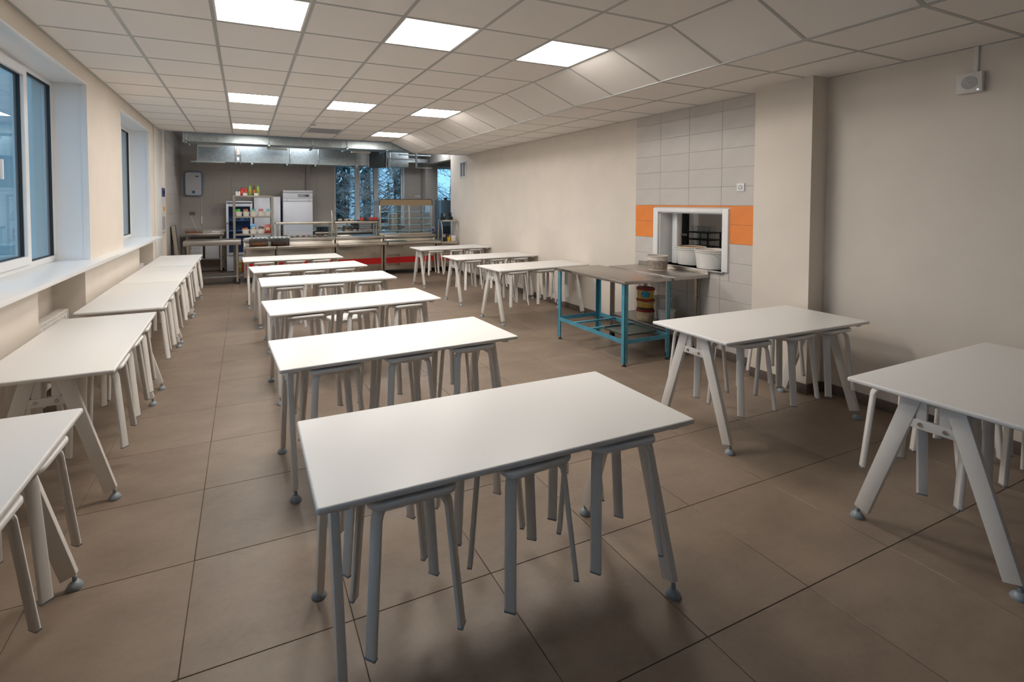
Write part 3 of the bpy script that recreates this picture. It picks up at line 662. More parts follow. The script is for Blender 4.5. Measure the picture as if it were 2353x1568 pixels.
# ================================================================== steel benches by the hatch
def angle_leg(x, y, sx, sy, z0, z1, w=0.045, t=0.004):
    m = MB(); m.box(min(x, x+sx*w), max(x, x+sx*w), min(y, y+sy*t), max(y, y+sy*t), z0, z1); m.box(min(x, x+sx*t), max(x, x+sx*t), min(y, y+sy*w), max(y, y+sy*w), z0, z1); return m
b = T('steel_bench', 'steel topped bench with blue angle-iron legs by the hatch', 'bench', (4.5, 0.42, 0))
X0, X1, Y0, Y1 = 4.185, 4.815, -0.145, 0.985
b.box('steel_top', steelh, X0, X1, Y0, Y1, 0.818, 0.850, 0.003)
for x, sx in ((X0+0.012, 1), (X1-0.012, -1)):
    for y, sy in ((Y0+0.012, 1), (Y1-0.012, -1)):
        lg = b.mb('leg', blue, angle_leg(x, y, sx, sy, 0.03, 0.818))
        b.mb('foot', blackr, lathe_at((x+sx*0.02, y+sy*0.02, 0), [(0.022, 0), (0.022, 0.008), (0.008, 0.014), (0.006, 0.05)], 12), smooth=40, parent=lg)
        for zz in (0.1, 0.22, 0.26, 0.66, 0.72): b.mb('rivet', bolt_m, MB().cyl((x-sx*0.001, y+sy*0.024, zz), (x-sx*0.003, y+sy*0.024, zz), 0.005, n=8), parent=lg)
for y in (Y0+0.014, Y1-0.014): b.box('shelf_rail', blue, X0+0.02, X1-0.02, y-0.003, y+0.003, 0.225, 0.268)
for x in (X0+0.014, X1-0.014): b.box('shelf_rail', blue, x-0.003, x+0.003, Y0+0.02, Y1-0.02, 0.225, 0.268)
for y in (0.40, 0.68): b.box('cross_bar', blue, X0+0.017, X1-0.017, y-0.018, y+0.018, 0.246, 0.262)
text('edge_lettering', 'ГРЯЗНАЯ ПОСУДА', 0.021, black, b.o, Matrix.Translation((X0-0.0008-4.5, 0.80-0.42, 0.834)) @ Matrix(((0, 0, -1, 0), (-1, 0, 0, 0), (0, 1, 0, 0), (0, 0, 0, 1))))
t = T('serving_tray', 'dark green tray lying on the lower frame of the blue bench', 'tray', (4.55, 0.13, 0.268))
t.mb('tray_base', greytray, MB().prism(rrect(0.43, 0.33, 0.05, 5, 4.52, 0.14), 0.268, 0.273)); rimp = rrect(0.45, 0.35, 0.055, 6, 4.52, 0.14); rimp.append(rimp[0])
t.mb('tray_rim', pmat('tray_rim', (0.05, 0.06, 0.05), 0.4), MB().tube([(x, y, 0.281) for x, y in rimp], 0.008, 6), smooth=60)
w = T('steel_table', 'stainless wall table with a low backsplash under the hatch', 'table', (5.07, 0.33, 0))
w.box('top', steelh, 4.825, 5.318, -0.165, 0.825, 0.822, 0.858, 0.003); w.box('backsplash', steel, 5.296, 5.318, -0.165, 0.825, 0.858, 0.905, 0.002)
for x in (4.86, 5.27):
    for y in (-0.06, 0.79):
        lg = w.mb('leg', steel, angle_leg(x, y, 1 if x > 5 else -1, 1 if y < 0 else -1, 0.05, 0.822, 0.04, 0.004)); w.box('foot', blackr, x-0.022, x+0.022, y-0.022, y+0.022, 0, 0.06, parent=lg)
        for zz in (0.35, 0.6, 0.79): w.mb('bolt', black, MB().cyl((x, y-0.002 if y < 0 else y+0.002, zz), (x, y-0.005, zz), 0.006, n=8), parent=lg)
w.box('undershelf', steeld, 4.835, 5.30, -0.09, 0.80, 0.262, 0.29, 0.002)
yb = pmat('yellow_bucket', (0.62, 0.38, 0.07), 0.4, noise=(0.25, 14)); rl = pmat('red_lid', (0.32, 0.02, 0.02), 0.4); yd = pmat('stained_bucket', (0.55, 0.42, 0.26), 0.5, noise=(0.35, 20))
def lidded(label, c, r, hh, mat, extra):
    t = T('lidded_bucket', label, 'bucket', c, 'stack of red-lidded buckets under the hatch table')
    t.mb('body', mat, lathe_at(c, [(r*0.90, 0), (r*0.92, 0.004), (r, hh-0.022), (r*0.97, hh-0.020)], 24), smooth=40)
    t.mb('lid', rl, lathe_at(c, [(r*1.0, hh-0.026), (r*1.06, hh-0.024), (r*1.06, hh-0.004), (r*1.0, hh), (r*0.9, hh-0.003), (0.001, hh-0.003)], 24), smooth=40)
    if extra == 'label':
        m = MB(); n = 9; V = []; F = []
        for k in range(n):
            a = math.radians(190+70*k/(n-1)); hw = 0.036*math.sqrt(max(0, 1-((k-(n-1)/2)/((n-1)/2))**2))+0.001
            for s2 in (-1, 1): zz = hh*0.46+s2*hw; rr_ = r*(0.92+0.08*zz/hh)+0.0015; V.append((c[0]+rr_*math.cos(a), c[1]+rr_*math.sin(a), c[2]+zz))
        for k in range(n-1): F.append((2*k, 2*k+2, 2*k+3, 2*k+1))
        m.add(V, F); t.mb('blue_label', pmat('label_blue', (0.03, 0.30, 0.45), 0.4, noise=(0.6, 40)), m)
    if extra == 'band': t.mb('dark_band', pmat('label_dark', (0.05, 0.015, 0.015), 0.5), lathe_at(c, [(r*0.905, 0.004), (r*0.955, 0.005), (r*0.962, 0.022), (r*0.9, 0.022)], 24), smooth=40)
    if extra in ('band', 'plain'):
        P = [(c[0]+(r*1.05)*math.cos(a), c[1]+(r*1.05)*math.sin(a), c[2]+hh-0.036-0.012*math.sin((a-3.6)/2.2*PI)) for a in [3.6+2.2*k/12 for k in range(13)]]
        t.mb('handle', wb1, MB().tube(P, 0.003, 6), smooth=60)
    return t
lidded('stained red-lidded bucket, bottom of the stack under the hatch table', (4.965, 0.37, 0.29), 0.094, 0.125, yd, 'plain')
lidded('yellow red-lidded bucket with a dark band, middle of the stack', (4.965, 0.37, 0.415), 0.094, 0.12, yb, 'band')
lidded('yellow red-lidded bucket with a blue label, top of the stack', (4.965, 0.37, 0.535), 0.094, 0.125, yb, 'label')
pail('small white bucket on the shelf in front of the yellow buckets', (5.07, 0.17, 0.29), 0.075, 0.088, 0.15, wb1, handle=-PI/2-0.6)
pail('tall white lidded bucket on the shelf behind the small one', (5.19, 0.325, 0.29), 0.085, 0.098, 0.255, wb1, fill=(wb1, 0.985))
tr = pmat('cloudy_bucket_plastic', (0.60, 0.54, 0.47), 0.3); mud = pmat('brown_slop', (0.27, 0.215, 0.175), 0.7, noise=(0.35, 30))
sb2 = thing('bucket', 'cloudy bucket half full of brown scraps on the hatch table', 'bucket', (5.10, 0.33, 0.858))
MB().lathe([(0.090, 0.0), (0.098, 0.004), (0.1085, 0.112), (0.1045, 0.112)], 28).build('filled_wall', mud, sb2, smooth=40)
MB().lathe([(0.1085, 0.1125), (0.112, 0.165), (0.108, 0.165), (0.1045, 0.1125)], 28).build('clear_wall', tr, sb2, smooth=40)
MB().lathe([(0.1045, 0.108), (0.001, 0.110)], 24).build('scraps', mud, sb2, smooth=40)
MB().lathe([(0.094, 0.0), (0.1005, 0.002), (0.1015, 0.010), (0.099, 0.010)], 28).build('base_ring', tr, sb2, smooth=40)
MB().tube([(0.114*math.cos(2*PI*k/28), 0.114*math.sin(2*PI*k/28), 0.162) for k in range(29)], 0.006, 8).build('rim', tr, sb2, smooth=60)
MB().tube([(-0.105, -0.03, 0.14), (-0.06, -0.10, 0.115), (0.0, -0.118, 0.105), (0.08, -0.08, 0.13)], 0.0022, 6).build('wire_handle', bolt_m, sb2, smooth=60)

# ================================================================== kitchen: serving line
CY0, CY1 = 6.75, 7.42
def counter(name, label, x0, x1, top=0.885, rail=True, stripe=True):
    t = T(name, label, 'serving counter', ((x0+x1)/2, 7.08, 0), 'serving line')
    t.box('front_panel', steel, x0+0.02, x1-0.02, CY0, CY0+0.02, 0.115, top-0.075, 0.002)
    t.box('side_panel', steel, x0+0.008, x0+0.03, CY0+0.02, CY1, 0.115, top-0.06); t.box('side_panel', steel, x1-0.03, x1-0.008, CY0+0.02, CY1, 0.115, top-0.06)
    t.box('bottom_panel', steeld, x0+0.03, x1-0.03, CY0+0.02, CY1, 0.115, 0.14)
    t.box('worktop', steelh, x0, x1, CY0-0.03, CY1, top-0.06, top, 0.004)
    if stripe: t.box('red_stripe', red, x0+0.03, x1-0.03, CY0-0.004, CY0-0.0005, 0.262, 0.395)
    for xx in (x0+0.03, x1-0.03): t.box('corner_post', steel, xx-0.022, xx+0.022, CY0-0.012, CY0+0.03, 0.11, top-0.06, 0.003)
    for xx in (x0+0.10, x1-0.10):
        for yy in (CY0+0.12, CY1-0.1): t.mb('foot', black, lathe_at((xx, yy, 0), [(0.03, 0), (0.03, 0.02), (0.018, 0.03), (0.018, 0.115)], 12), smooth=40)
    if rail:
        t.box('tray_rail', steel, x0+0.005, x1-0.005, 6.40, 6.72, 0.735, 0.757, 0.006)
        t.box('rail_lip', steel, x0+0.005, x1-0.005, 6.392, 6.404, 0.700, 0.757, 0.003)
        for xx in (x0+0.09, x1-0.09):
            t.box('rail_bracket', black, xx-0.012, xx+0.012, 6.42, CY0, 0.70, 0.735, 0.002)
    return t
c1 = counter('serving_counter', 'narrow steel counter module at the left end with bread boxes', 0.745, 1.355)
c2 = counter('serving_counter', 'steel counter module with a shelf, second from the left', 1.365, 2.555)
c3 = counter('serving_counter', 'steel counter module with a shelf, left of the glass display', 2.565, 3.62)
c4 = counter('serving_counter', 'vented steel counter module under the glass display case', 3.63, 4.865)
c5 = counter('serving_counter', 'short steel cutlery counter at the right wall', 4.875, 5.30, top=0.735, rail=False)
slot = MB()
vg = pmat('vent_slot_dark', (0.03, 0.02, 0.02), 0.6)
for r_, (z0, z1) in enumerate(((0.205, 0.262), (0.29, 0.375), (0.405, 0.465))):
    for k in range(7):
        for q in range(4):
            xx = 3.715+k*0.045; zz = z0+(z1-z0)*(q+0.5)/4
            slot.box(xx-0.013, xx+0.013, CY0-0.0062, CY0-0.004, zz-0.004, zz+0.004)
sl = c4.mb('vent_slots', vg, slot); sl['kind'] = 'stuff'
def overshelf(t, x0, x1):
    z = 1.165
    t.box('shelf_board', steel, x0-0.02, x1+0.02, 6.86, 7.20, z, z+0.045, 0.006)
    for xx in (x0+0.03, x1-0.03):
        for yy in (6.90, 7.16): t.mb('shelf_post', steel, MB().cyl((xx, yy, 0.885), (xx, yy, z), 0.016, n=10), smooth=40)
        P = [(xx+0.012, 6.80, 0.885), (xx+0.012, 6.80, 1.10), (xx+0.012, 6.83, 1.22), (xx+0.012, 6.86, 1.40), (xx+0.012, 6.885, 1.44), (xx+0.012, 6.92, 1.45), (xx+0.012, 6.95, 1.43)]
        if xx > (x0+x1)/2 and x1 < 3: t.mb('guard_rod', steel, MB().tube(P, 0.009, 8), smooth=60)
    t.box('sneeze_glass', glassc, x0+0.05, x1-0.05, 6.865, 6.869, 1.01, z)
overshelf(c2, 1.39, 2.53); overshelf(c3, 2.59, 3.53)
# glass display case
d = T('display_case', 'tall steel and glass display case on the serving line', 'display case', (4.175, 7.08, 0.885))
DX0, DX1 = 3.545, 4.80; dz = 0.886
pts = [(DX0, dz), (DX1, dz), (DX1, 1.655)] + [(DX1-0.045+0.045*math.cos(a), 1.655+0.045*math.sin(a)) for a in [math.radians(x) for x in (30, 60, 90)]] + [(DX0+0.045+0.045*math.cos(a), 1.655+0.045*math.sin(a)) for a in [math.radians(x) for x in (90, 120, 150)]] + [(DX0, 1.655)]
cap = [(DX0, 1.56), (DX1, 1.56)] + pts[2:]
brz = pmat('bronze_steel_panel', (0.36, 0.29, 0.20), 0.35, 0.9)
d.mb('canopy', brz, MB().prism(cap, 6.80, 7.38, 'y'))
d.mb('canopy_edge', black, MB().tube([(x, 6.797, z) for x, z in [(DX1, 1.56)]+pts[2:]+[(DX0, 1.56)]], 0.007, 6), smooth=60)
d.box('case_base', steel, DX0, DX1, 6.78, 7.38, dz-0.0005, dz+0.04, 0.003)
for xx in (DX0+0.018, 4.245, DX1-0.018): d.box('front_post', steel, xx-0.018, xx+0.018, 6.80, 6.83, dz+0.04, 1.56, 0.002)
for xx in (DX0+0.018, DX1-0.018, 4.10): d.box('rear_post', steel, xx-0.015, xx+0.015, 7.35, 7.38, dz+0.04, 1.56)
for (a, b_) in ((DX0+0.04, 4.225), (4.265, DX1-0.04)):
    d.box('front_glass', glassc, a, b_, 6.806, 6.810, dz+0.05, 1.555)
for xx in (DX0+0.004, DX1-0.008): d.box('side_glass', glassc, xx, xx+0.004, 6.83, 7.35, dz+0.045, 1.555)
edgeb = pmat('glass_edge_blue', (0.25, 0.55, 0.72), 0.2)
for zz in (0.985, 1.12, 1.265, 1.42):
    sh = d.box('glass_shelf', glassc, DX0+0.04, DX1-0.04, 6.83, 7.33, zz, zz+0.006); d.box('shelf_edge', edgeb, DX0+0.04, DX1-0.04, 6.826, 6.830, zz-0.002, zz+0.009, parent=sh)
for xx in (3.965, 4.535):
    for zz in (0.955, 1.10, 1.245, 1.40): d.mb('knob', black, MB().cyl((xx, 6.79, zz), (xx, 6.806, zz), 0.014, n=12), smooth=40)
# things on the line
def simple(name, label, cat, m, mat, group=None, smooth=None, bevel=0): return tag(m.build(name, mat, None, bevel, smooth), label, cat, group)
def tray(label, cx, cy, z, w=0.42, dd=0.31, mat=black, group=None):
    t = T('serving_tray', label, 'tray', (cx, cy, z), group)
    t.mb('tray_base', mat, MB().prism(rrect(w, dd, 0.04, 4, cx, cy), z, z+0.006)); p = rrect(w+0.02, dd+0.02, 0.045, 4, cx, cy); p.append(p[0])
    t.mb('tray_rim', mat, MB().tube([(x, y, z+0.013) for x, y in p], 0.008, 6), smooth=60); return t
tray('dark tray lying on the rail under the glass display', 3.83, 6.55, 0.757, 0.48, 0.29, greytray)
br = pmat('bread_crust', (0.42, 0.19, 0.06), 0.6, noise=(0.35, 18)); br2 = pmat('dark_bread', (0.15, 0.08, 0.06), 0.65, noise=(0.4, 18))
bluel = pmat('blue_clip', (0.10, 0.16, 0.20), 0.4)
for k, (x0, mat_, lab, bl) in enumerate(((0.855, br, 'clear lidded box of golden loaves on the tray rail', 'golden loaf inside the left clear box on the rail'), (1.255, br2, 'clear lidded box of dark bread on the tray rail', 'dark loaf inside the right clear box on the rail'))):
    y0, y1, z0, z1 = 6.415, 6.675, 0.758, 0.925; x1 = x0+0.345
    t = T('food_box', lab, 'food box', ((x0+x1)/2, (y0+y1)/2, z0), 'clear food boxes on the rail')
    wt = 0.004
    m = MB()
    t.box('box_side', clearp, x0, x1, y0, y0+wt, z0, z1-0.012); t.box('box_side', clearp, x0, x1, y1-wt, y1, z0, z1-0.012); t.box('box_side', clearp, x0, x0+wt, y0+wt, y1-wt, z0, z1-0.012); t.box('box_side', clearp, x1-wt, x1, y0+wt, y1-wt, z0, z1-0.012)
    t.box('box_base', clearp, x0+wt, x1-wt, y0+wt, y1-wt, z0, z0+0.004)
    ld = t.box('lid', pmat('grey_lid', (0.55, 0.58, 0.60), 0.4), x0-0.008, x1+0.008, y0-0.008, y1+0.008, z1-0.012, z1+0.006, 0.005)
    for q in range(4): t.box('lid_clip', bluel, x0+0.03+q*0.08, x0+0.07+q*0.08, y0-0.014, y0-0.007, z1-0.02, z1+0.008, parent=ld)
    for q in range(3):
        lo = MB().lathe([(0.001, -0.13), (0.03, -0.125), (0.046, -0.08), (0.05, 0), (0.046, 0.08), (0.03, 0.125), (0.001, 0.13)], 14, sx=0.9, sy=1.0)
        o = lo.build('bread_loaf', mat_, None, smooth=60)
        o.rotation_euler = (0, PI/2, 0.12*(q-1)); o.location = ((x0+x1)/2+0.004*(q-1), y0+0.062+0.066*q if q < 3 else 0, z0+0.05 if q != 1 else z0+0.052)
        o.scale = (0.9, 0.65, 1.0)
        tag(o, ('front ', 'middle ', 'rear ')[q]+bl, 'bread', 'loaves in the clear boxes')
# paper and salads on the second module
simple('paper_sheet', 'white folded sheet lying on the left end of the counter', 'paper', MB().prism([(0.76, 6.80), (0.98, 6.79), (0.97, 7.02), (0.80, 7.03)], 0.886, 0.896), pvc)
fo = [pmat('salad_%d' % k, c, 0.7, noise=(0.5, 60)) for k, c in enumerate(((0.45, 0.36, 0.20), (0.40, 0.16, 0.12), (0.50, 0.42, 0.30)))]
foods = ('pale salad', 'beetroot salad', 'creamy salad')
for k in range(9):
    xx = 1.47+k*0.115
    t = T('salad_bowl', '%s in a small glass bowl, number place %s from the bread boxes' % (foods[k % 3], ('first','second','third','fourth','fifth','sixth','seventh','eighth','ninth')[k]), 'bowl', (xx, 6.93+0.06*(k % 2), 0.886), 'bowls on the serving line')
    t.o['label'] = 'glass bowl of %s, %s bowl right of the bread boxes' % (foods[k % 3], ('first','second','third','fourth','fifth','sixth','seventh','eighth','ninth')[k])
    c = (xx, 6.93+0.06*(k % 2), 0.886)
    t.mb('bowl', glassc, lathe_at(c, [(0.026, 0), (0.05, 0.035), (0.047, 0.035), (0.024, 0.004)], 14), smooth=40)
    t.mb('salad', fo[k % 3], lathe_at(c, [(0.024, 0.005), (0.045, 0.033), (0.03, 0.043), (0.001, 0.046)], 14), smooth=60)
tray('steel tray with cutlery on the third counter module', 2.78, 6.95, 0.886, 0.34, 0.24, steel)
for k in range(5): simple('spoon', 'spoon lying on the steel cutlery tray, %s' % ('leftmost', 'second', 'third', 'fourth', 'rightmost')[k], 'spoon', MB().bar((2.68+k*0.045, 6.88, 0.897), (2.70+k*0.045, 7.03, 0.899), 0.02, 0.005, (1, 0, 0)), steel, 'spoons on the tray')
# on the shelf of module 3: dark trays with red and pale tubs
tray('black tray with pale tubs on the overshelf', 2.83, 7.03, 1.21, 0.40, 0.28)
tray('black tray with red tubs on the overshelf', 3.33, 7.03, 1.21, 0.46, 0.28)
rt_ = pmat('red_tub', (0.62, 0.05, 0.03), 0.4); pt_ = pmat('pale_tub', (0.60, 0.50, 0.36), 0.5)
for k, (xx, mt, lb) in enumerate(((2.71, pt_, 'pale tub on the overshelf, leftmost'), (2.85, pt_, 'pale tub on the overshelf, middle one'), (2.97, pvc, 'white tub on the overshelf beside the red ones'), (3.20, rt_, 'single red tub on the overshelf'), (3.40, rt_, 'red tub on the overshelf, second from the display'), (3.50, rt_, 'red tub on the overshelf touching the display'))):
    hh = 0.07 if mt is rt_ else 0.045
    t = T('tub', lb, 'tub', (xx, 7.0, 1.217), 'tubs on the overshelf'); t.mb('body', mt, lathe_at((xx, 7.0, 1.217), [(0.040, 0), (0.048, hh), (0.044, hh), (0.037, 0.004)], 14), smooth=40); t.mb('rim', mt, MB().tube([(xx+0.048*math.cos(2*PI*q/14), 7.0+0.048*math.sin(2*PI*q/14), 1.217+hh) for q in range(15)], 0.003, 5), smooth=60)
# cutlery counter: posts, shelf, holders
c5.box('upper_shelf', steel, 4.90, 5.29, 6.42, 6.70, 1.19, 1.225, 0.004)
for xx in (4.91, 5.28):
    c5.mb('shelf_post', steel, MB().tube([(xx, 6.44, 0.735), (xx, 6.43, 0.95), (xx, 6.45, 1.10), (xx, 6.50, 1.19)], 0.012, 8), smooth=60); c5.mb('shelf_post', steel, MB().cyl((xx, 6.68, 0.735), (xx, 6.68, 1.19), 0.012, n=8), smooth=40)
c5.box('front_ledge', steel, 4.88, 5.30, 6.42, CY0-0.03, 0.675, 0.735, 0.003)
for k, xx in enumerate((4.965, 5.16)):
    t = T('cutlery_holder', ('black cutlery holder on the upper shelf beside the display', 'black cutlery holder on the upper shelf by the right wall')[k], 'cutlery holder', (xx, 6.56, 1.225), 'cutlery holders')
    t.box('cup', black, xx-0.045, xx+0.045, 6.51, 6.61, 1.2255, 1.30, 0.004)
    for q in range(9):
        a = random.uniform(-0.25, 0.25); bq = random.uniform(-0.2, 0.2); px, py = xx-0.035+0.07*random.random(), 6.53+0.06*random.random()
        t.mb('cutlery', black if q % 4 else steel, MB().bar((px, py, 1.29), (px+a*0.13, py+bq*0.1, 1.36+0.05*random.random()), 0.014, 0.004, (1, 0, 0.2)))
yc = pmat('yellow_plastic', (0.75, 0.45, 0.02), 0.4)
t = T('cutlery_holder', 'yellow cutlery pot on the low counter by the right wall', 'cutlery holder', (5.10, 6.50, 0.735), 'cutlery holders')
t.mb('pot', yc, lathe_at((5.10, 6.50, 0.7355), [(0.038, 0), (0.048, 0.10), (0.044, 0.10), (0.034, 0.005)], 16), smooth=40)
for q in range(8):
    a = 2*PI*q/8; t.mb('cutlery', (steel, black)[q % 2], MB().bar((5.10+0.02*math.cos(a), 6.50+0.02*math.sin(a), 0.75), (5.10+0.055*math.cos(a), 6.50+0.055*math.sin(a), 0.90), 0.013, 0.004, (-math.sin(a), math.cos(a), 0)))
t = T('cutlery_holder', 'dark cutlery box beside the yellow pot', 'cutlery holder', (4.99, 6.52, 0.735), 'cutlery holders'); t.box('box', black, 4.94, 5.04, 6.47, 6.57, 0.7355, 0.83, 0.004)
for q in range(6): t.mb('cutlery', steel, MB().bar((4.96+0.012*q, 6.52, 0.80), (4.955+0.014*q, 6.51+0.01*(q % 3), 0.90), 0.012, 0.004, (1, 0, 0)))
t = T('napkin_box', 'white napkin dispenser beside the yellow pot', 'dispenser', (5.21, 6.55, 0.735)); t.box('case', pvc, 5.155, 5.265, 6.47, 6.63, 0.7355, 0.86, 0.006); t.box('napkins', wmet, 5.17, 5.25, 6.465, 6.471, 0.76, 0.83)

# ================================================================== kitchen: rack, fridges, tables
k = T('storage_rack', 'grey perforated angle-iron rack with drinks and snacks', 'rack', (0.95, 7.38, 0))
RX0, RX1, RY0, RY1 = 0.56, 1.345, 7.18, 7.58
rk = pmat('grey_rack_steel', (0.30, 0.285, 0.25), 0.45, 0.6)
dotm = pmat('rack_hole', (0.6, 0.58, 0.55), 0.5)
for x, sx in ((RX0, 1), (RX1, -1)):
    for y, sy in ((RY0, 1), (RY1, -1)):
        po_ = k.mb('post', rk, angle_leg(x, y, sx, sy, 0, 1.77, 0.045, 0.003))
        if sy == 1:
            hm = MB()
            for zz in range(24): hm.cyl((x+sx*0.024, y-0.0006, 0.06+zz*0.072), (x+sx*0.024, y+0.0005, 0.06+zz*0.072), 0.006, n=8)
            hh_ = k.mb('bolt_holes', dotm if sx < 0 else gasket, hm, parent=po_); hh_['kind'] = 'stuff'
for zz in (0.14, 0.935, 1.305, 1.735): k.box('shelf', rk, RX0+0.004, RX1-0.004, RY0+0.004, RY1-0.004, zz, zz+0.034, 0.002)
basketm = pmat('white_basket', (0.70, 0.66, 0.60), 0.5); tagw = pmat('price_card', (0.80, 0.78, 0.76), 0.6)
packc = [(0.05, 0.45, 0.05), (0.35, 0.12, 0.05), (0.08, 0.35, 0.35), (0.55, 0.12, 0.20), (0.20, 0.45, 0.50), (0.75, 0.70, 0.65), (0.03, 0.25, 0.55), (0.45, 0.10, 0.05)]
def basket(label, x, z, w=0.125):
    t = T('basket', label, 'basket', (x, 7.27, z), 'white baskets on the rack')
    V = []
    for s_, zz in ((0.82, 0), (1.0, 0.09)):
        for q, r in ((-1,-1), (1,-1), (1,1), (-1,1)): V.append((x+q*w/2*s_, 7.30+r*0.10*s_, z+zz))
    t.mb('tub', basketm, MB().add(V, [(3,2,1,0), (0,1,5,4), (1,2,6,5), (2,3,7,6), (3,0,4,7)]))
    for q in range(4):
        for s_ in (-1, 1): t.box('slot', gasket, x+s_*w*0.36-0.004, x+s_*w*0.36+0.004, 7.205-0.001*q, 7.208, z+0.024+0.015*q, z+0.030+0.015*q)
def pack(label, x, y, z, w, h_, col, ang=0.0, name='snack_pack'):
    m = MB(); n = 6; V = []; F = []
    for i in range(n+1):
        u = i/n; th = 0.022*math.sin(PI*u)**0.6+0.002
        for a, b_ in ((-w/2, -th), (w/2, -th), (w/2, th), (-w/2, th)): V.append((a, b_, u*h_))
    for i in range(n):
        for q in range(4): F.append((i*4+q, i*4+(q+1) % 4, (i+1)*4+(q+1) % 4, (i+1)*4+q))
    F += [(3,2,1,0), tuple(n*4+q for q in range(4))]
    mt = pmat('pack_%02d%02d%02d' % tuple(int(99*c) for c in col), col, 0.3, noise=(0.5, 25))
    t = thing(name, label, 'snack', (x, y, z), 0, 'snack packs on the rack'); t.rotation_euler = (0, ang, 0)
    m.add(V, F).build('wrapper', mt, t, smooth=40); bx('printed_panel', pmat('pack_panel', (0.75, 0.6, 0.35), 0.4, noise=(0.5, 30)), t, -w*0.3, w*0.3, -0.0255, -0.0235, h_*0.35, h_*0.65)
ordn = ('leftmost', 'second', 'third', 'fourth', 'rightmost')
for q in range(5): basket('%s white basket on the middle rack shelf' % ordn[q], 0.675+q*0.140, 1.340); pack('pack sticking out of the %s middle-shelf basket' % ordn[q], 0.675+q*0.140, 7.30, 1.36, 0.09, 0.13, packc[q], 0.1*(q-2))
for q in range(3): basket('%s white basket on the lower rack shelf' % ('left', 'centre', 'right')[q], 0.80+q*0.145, 0.970, 0.135); pack('%s in the lower-shelf baskets' % ('red packet, left', 'large blue packet, centre', 'brown bar, right')[q], 0.80+q*0.145, 7.30, 0.985, 0.11, (0.11, 0.19, 0.13)[q], (packc[7], packc[6], (0.10, 0.05, 0.03))[q], 0.15*(q-1))
pack('large red and blue chip bag standing on the lower rack shelf', 1.235, 7.28, 0.970, 0.13, 0.19, (0.40, 0.06, 0.05)); pack('yellow chip bag behind the right rack post', 1.31, 7.42, 0.970, 0.05, 0.17, (0.65, 0.5, 0.05))
pack('yellow snack bag on the rack floor shelf', 0.66, 7.30, 0.175, 0.16, 0.24, (0.60, 0.45, 0.05)); pack('red and blue snack bag on the rack floor shelf', 0.80, 7.28, 0.175, 0.16, 0.26, (0.45, 0.05, 0.08)); pack('pale snack bag on the rack floor shelf', 0.95, 7.28, 0.175, 0.14, 0.2, (0.6, 0.6, 0.6))
def bottle(label, x, z, hh, r, body, cap_, lab, labc):
    t = T('drink_bottle', label, 'bottle', (x, 7.28, z), 'drinks on top of the rack'); c = (x, 7.28, z)
    bm_ = pmat('drink_'+lab, body, 0.12, coat=0.5)
    t.mb('bottle_body', bm_, lathe_at(c, [(r*0.92, 0), (r, 0.006), (r, hh*0.60), (r*0.80, hh*0.72), (r*0.40, hh*0.86), (r*0.38, hh*0.92)], 14), smooth=40)
    t.mb('cap', pmat('cap_'+lab, cap_, 0.4), lathe_at(c, [(r*0.46, hh*0.915), (r*0.46, hh), (r*0.36, hh*1.005)], 12), smooth=40)
    t.mb('label_band', pmat('band_'+lab, labc, 0.4, noise=(0.6, 60)), lathe_at(c, [(r*1.01, hh*0.22), (r*1.02, hh*0.24), (r*1.02, hh*0.52), (r*1.01, hh*0.54)], 14), smooth=40)
bottle('left red bottle with a green cap on top of the rack', 0.735, 1.769, 0.185, 0.034, (0.55, 0.02, 0.02), (0.02, 0.25, 0.12), 'red', (0.60, 0.10, 0.06)); bottle('right red bottle with a green cap on top of the rack', 0.812, 1.769, 0.185, 0.034, (0.55, 0.02, 0.02), (0.02, 0.25, 0.12), 'red', (0.60, 0.10, 0.06))
bottle('left green bottle on top of the rack', 0.893, 1.769, 0.235, 0.031, (0.25, 0.42, 0.06), (0.02, 0.25, 0.08), 'green', (0.35, 0.38, 0.05)); bottle('dark cola-brown bottle on top of the rack', 0.975, 1.769, 0.23, 0.031, (0.08, 0.03, 0.015), (0.30, 0.05, 0.02), 'brown', (0.55, 0.15, 0.02)); bottle('right green bottle on top of the rack', 1.047, 1.769, 0.235, 0.031, (0.25, 0.42, 0.06), (0.02, 0.25, 0.08), 'green', (0.35, 0.38, 0.05))
for q in range(2):
    t = T('drink_jar', ('left', 'right')[q]+' small white yogurt bottle at the end of the rack top', 'bottle', (0.635+q*0.05, 7.28, 1.769), 'drinks on top of the rack'); c = (0.635+q*0.05, 7.28, 1.769)
    t.mb('bottle_body', pvc, lathe_at(c, [(0.022, 0), (0.024, 0.07), (0.016, 0.09)], 12), smooth=40); t.mb('label_band', pmat('band_orange', (0.55, 0.25, 0.12), 0.5), lathe_at(c, [(0.0235, 0.035), (0.0245, 0.055)], 12), smooth=40); t.mb('cap', pmat('cap_grey', (0.15, 0.2, 0.24), 0.4), lathe_at(c, [(0.018, 0.088), (0.018, 0.115)], 12), smooth=40)
for q, xx in enumerate((0.665, 0.80, 1.01)): simple('price_card', ('left', 'middle', 'right')[q]+' white price card in front of the drinks', 'price card', MB().bar((xx-0.042, 7.215, 1.797), (xx+0.042, 7.215, 1.797), 0.002, 0.056, (0, 1, 0)), tagw, 'price cards')
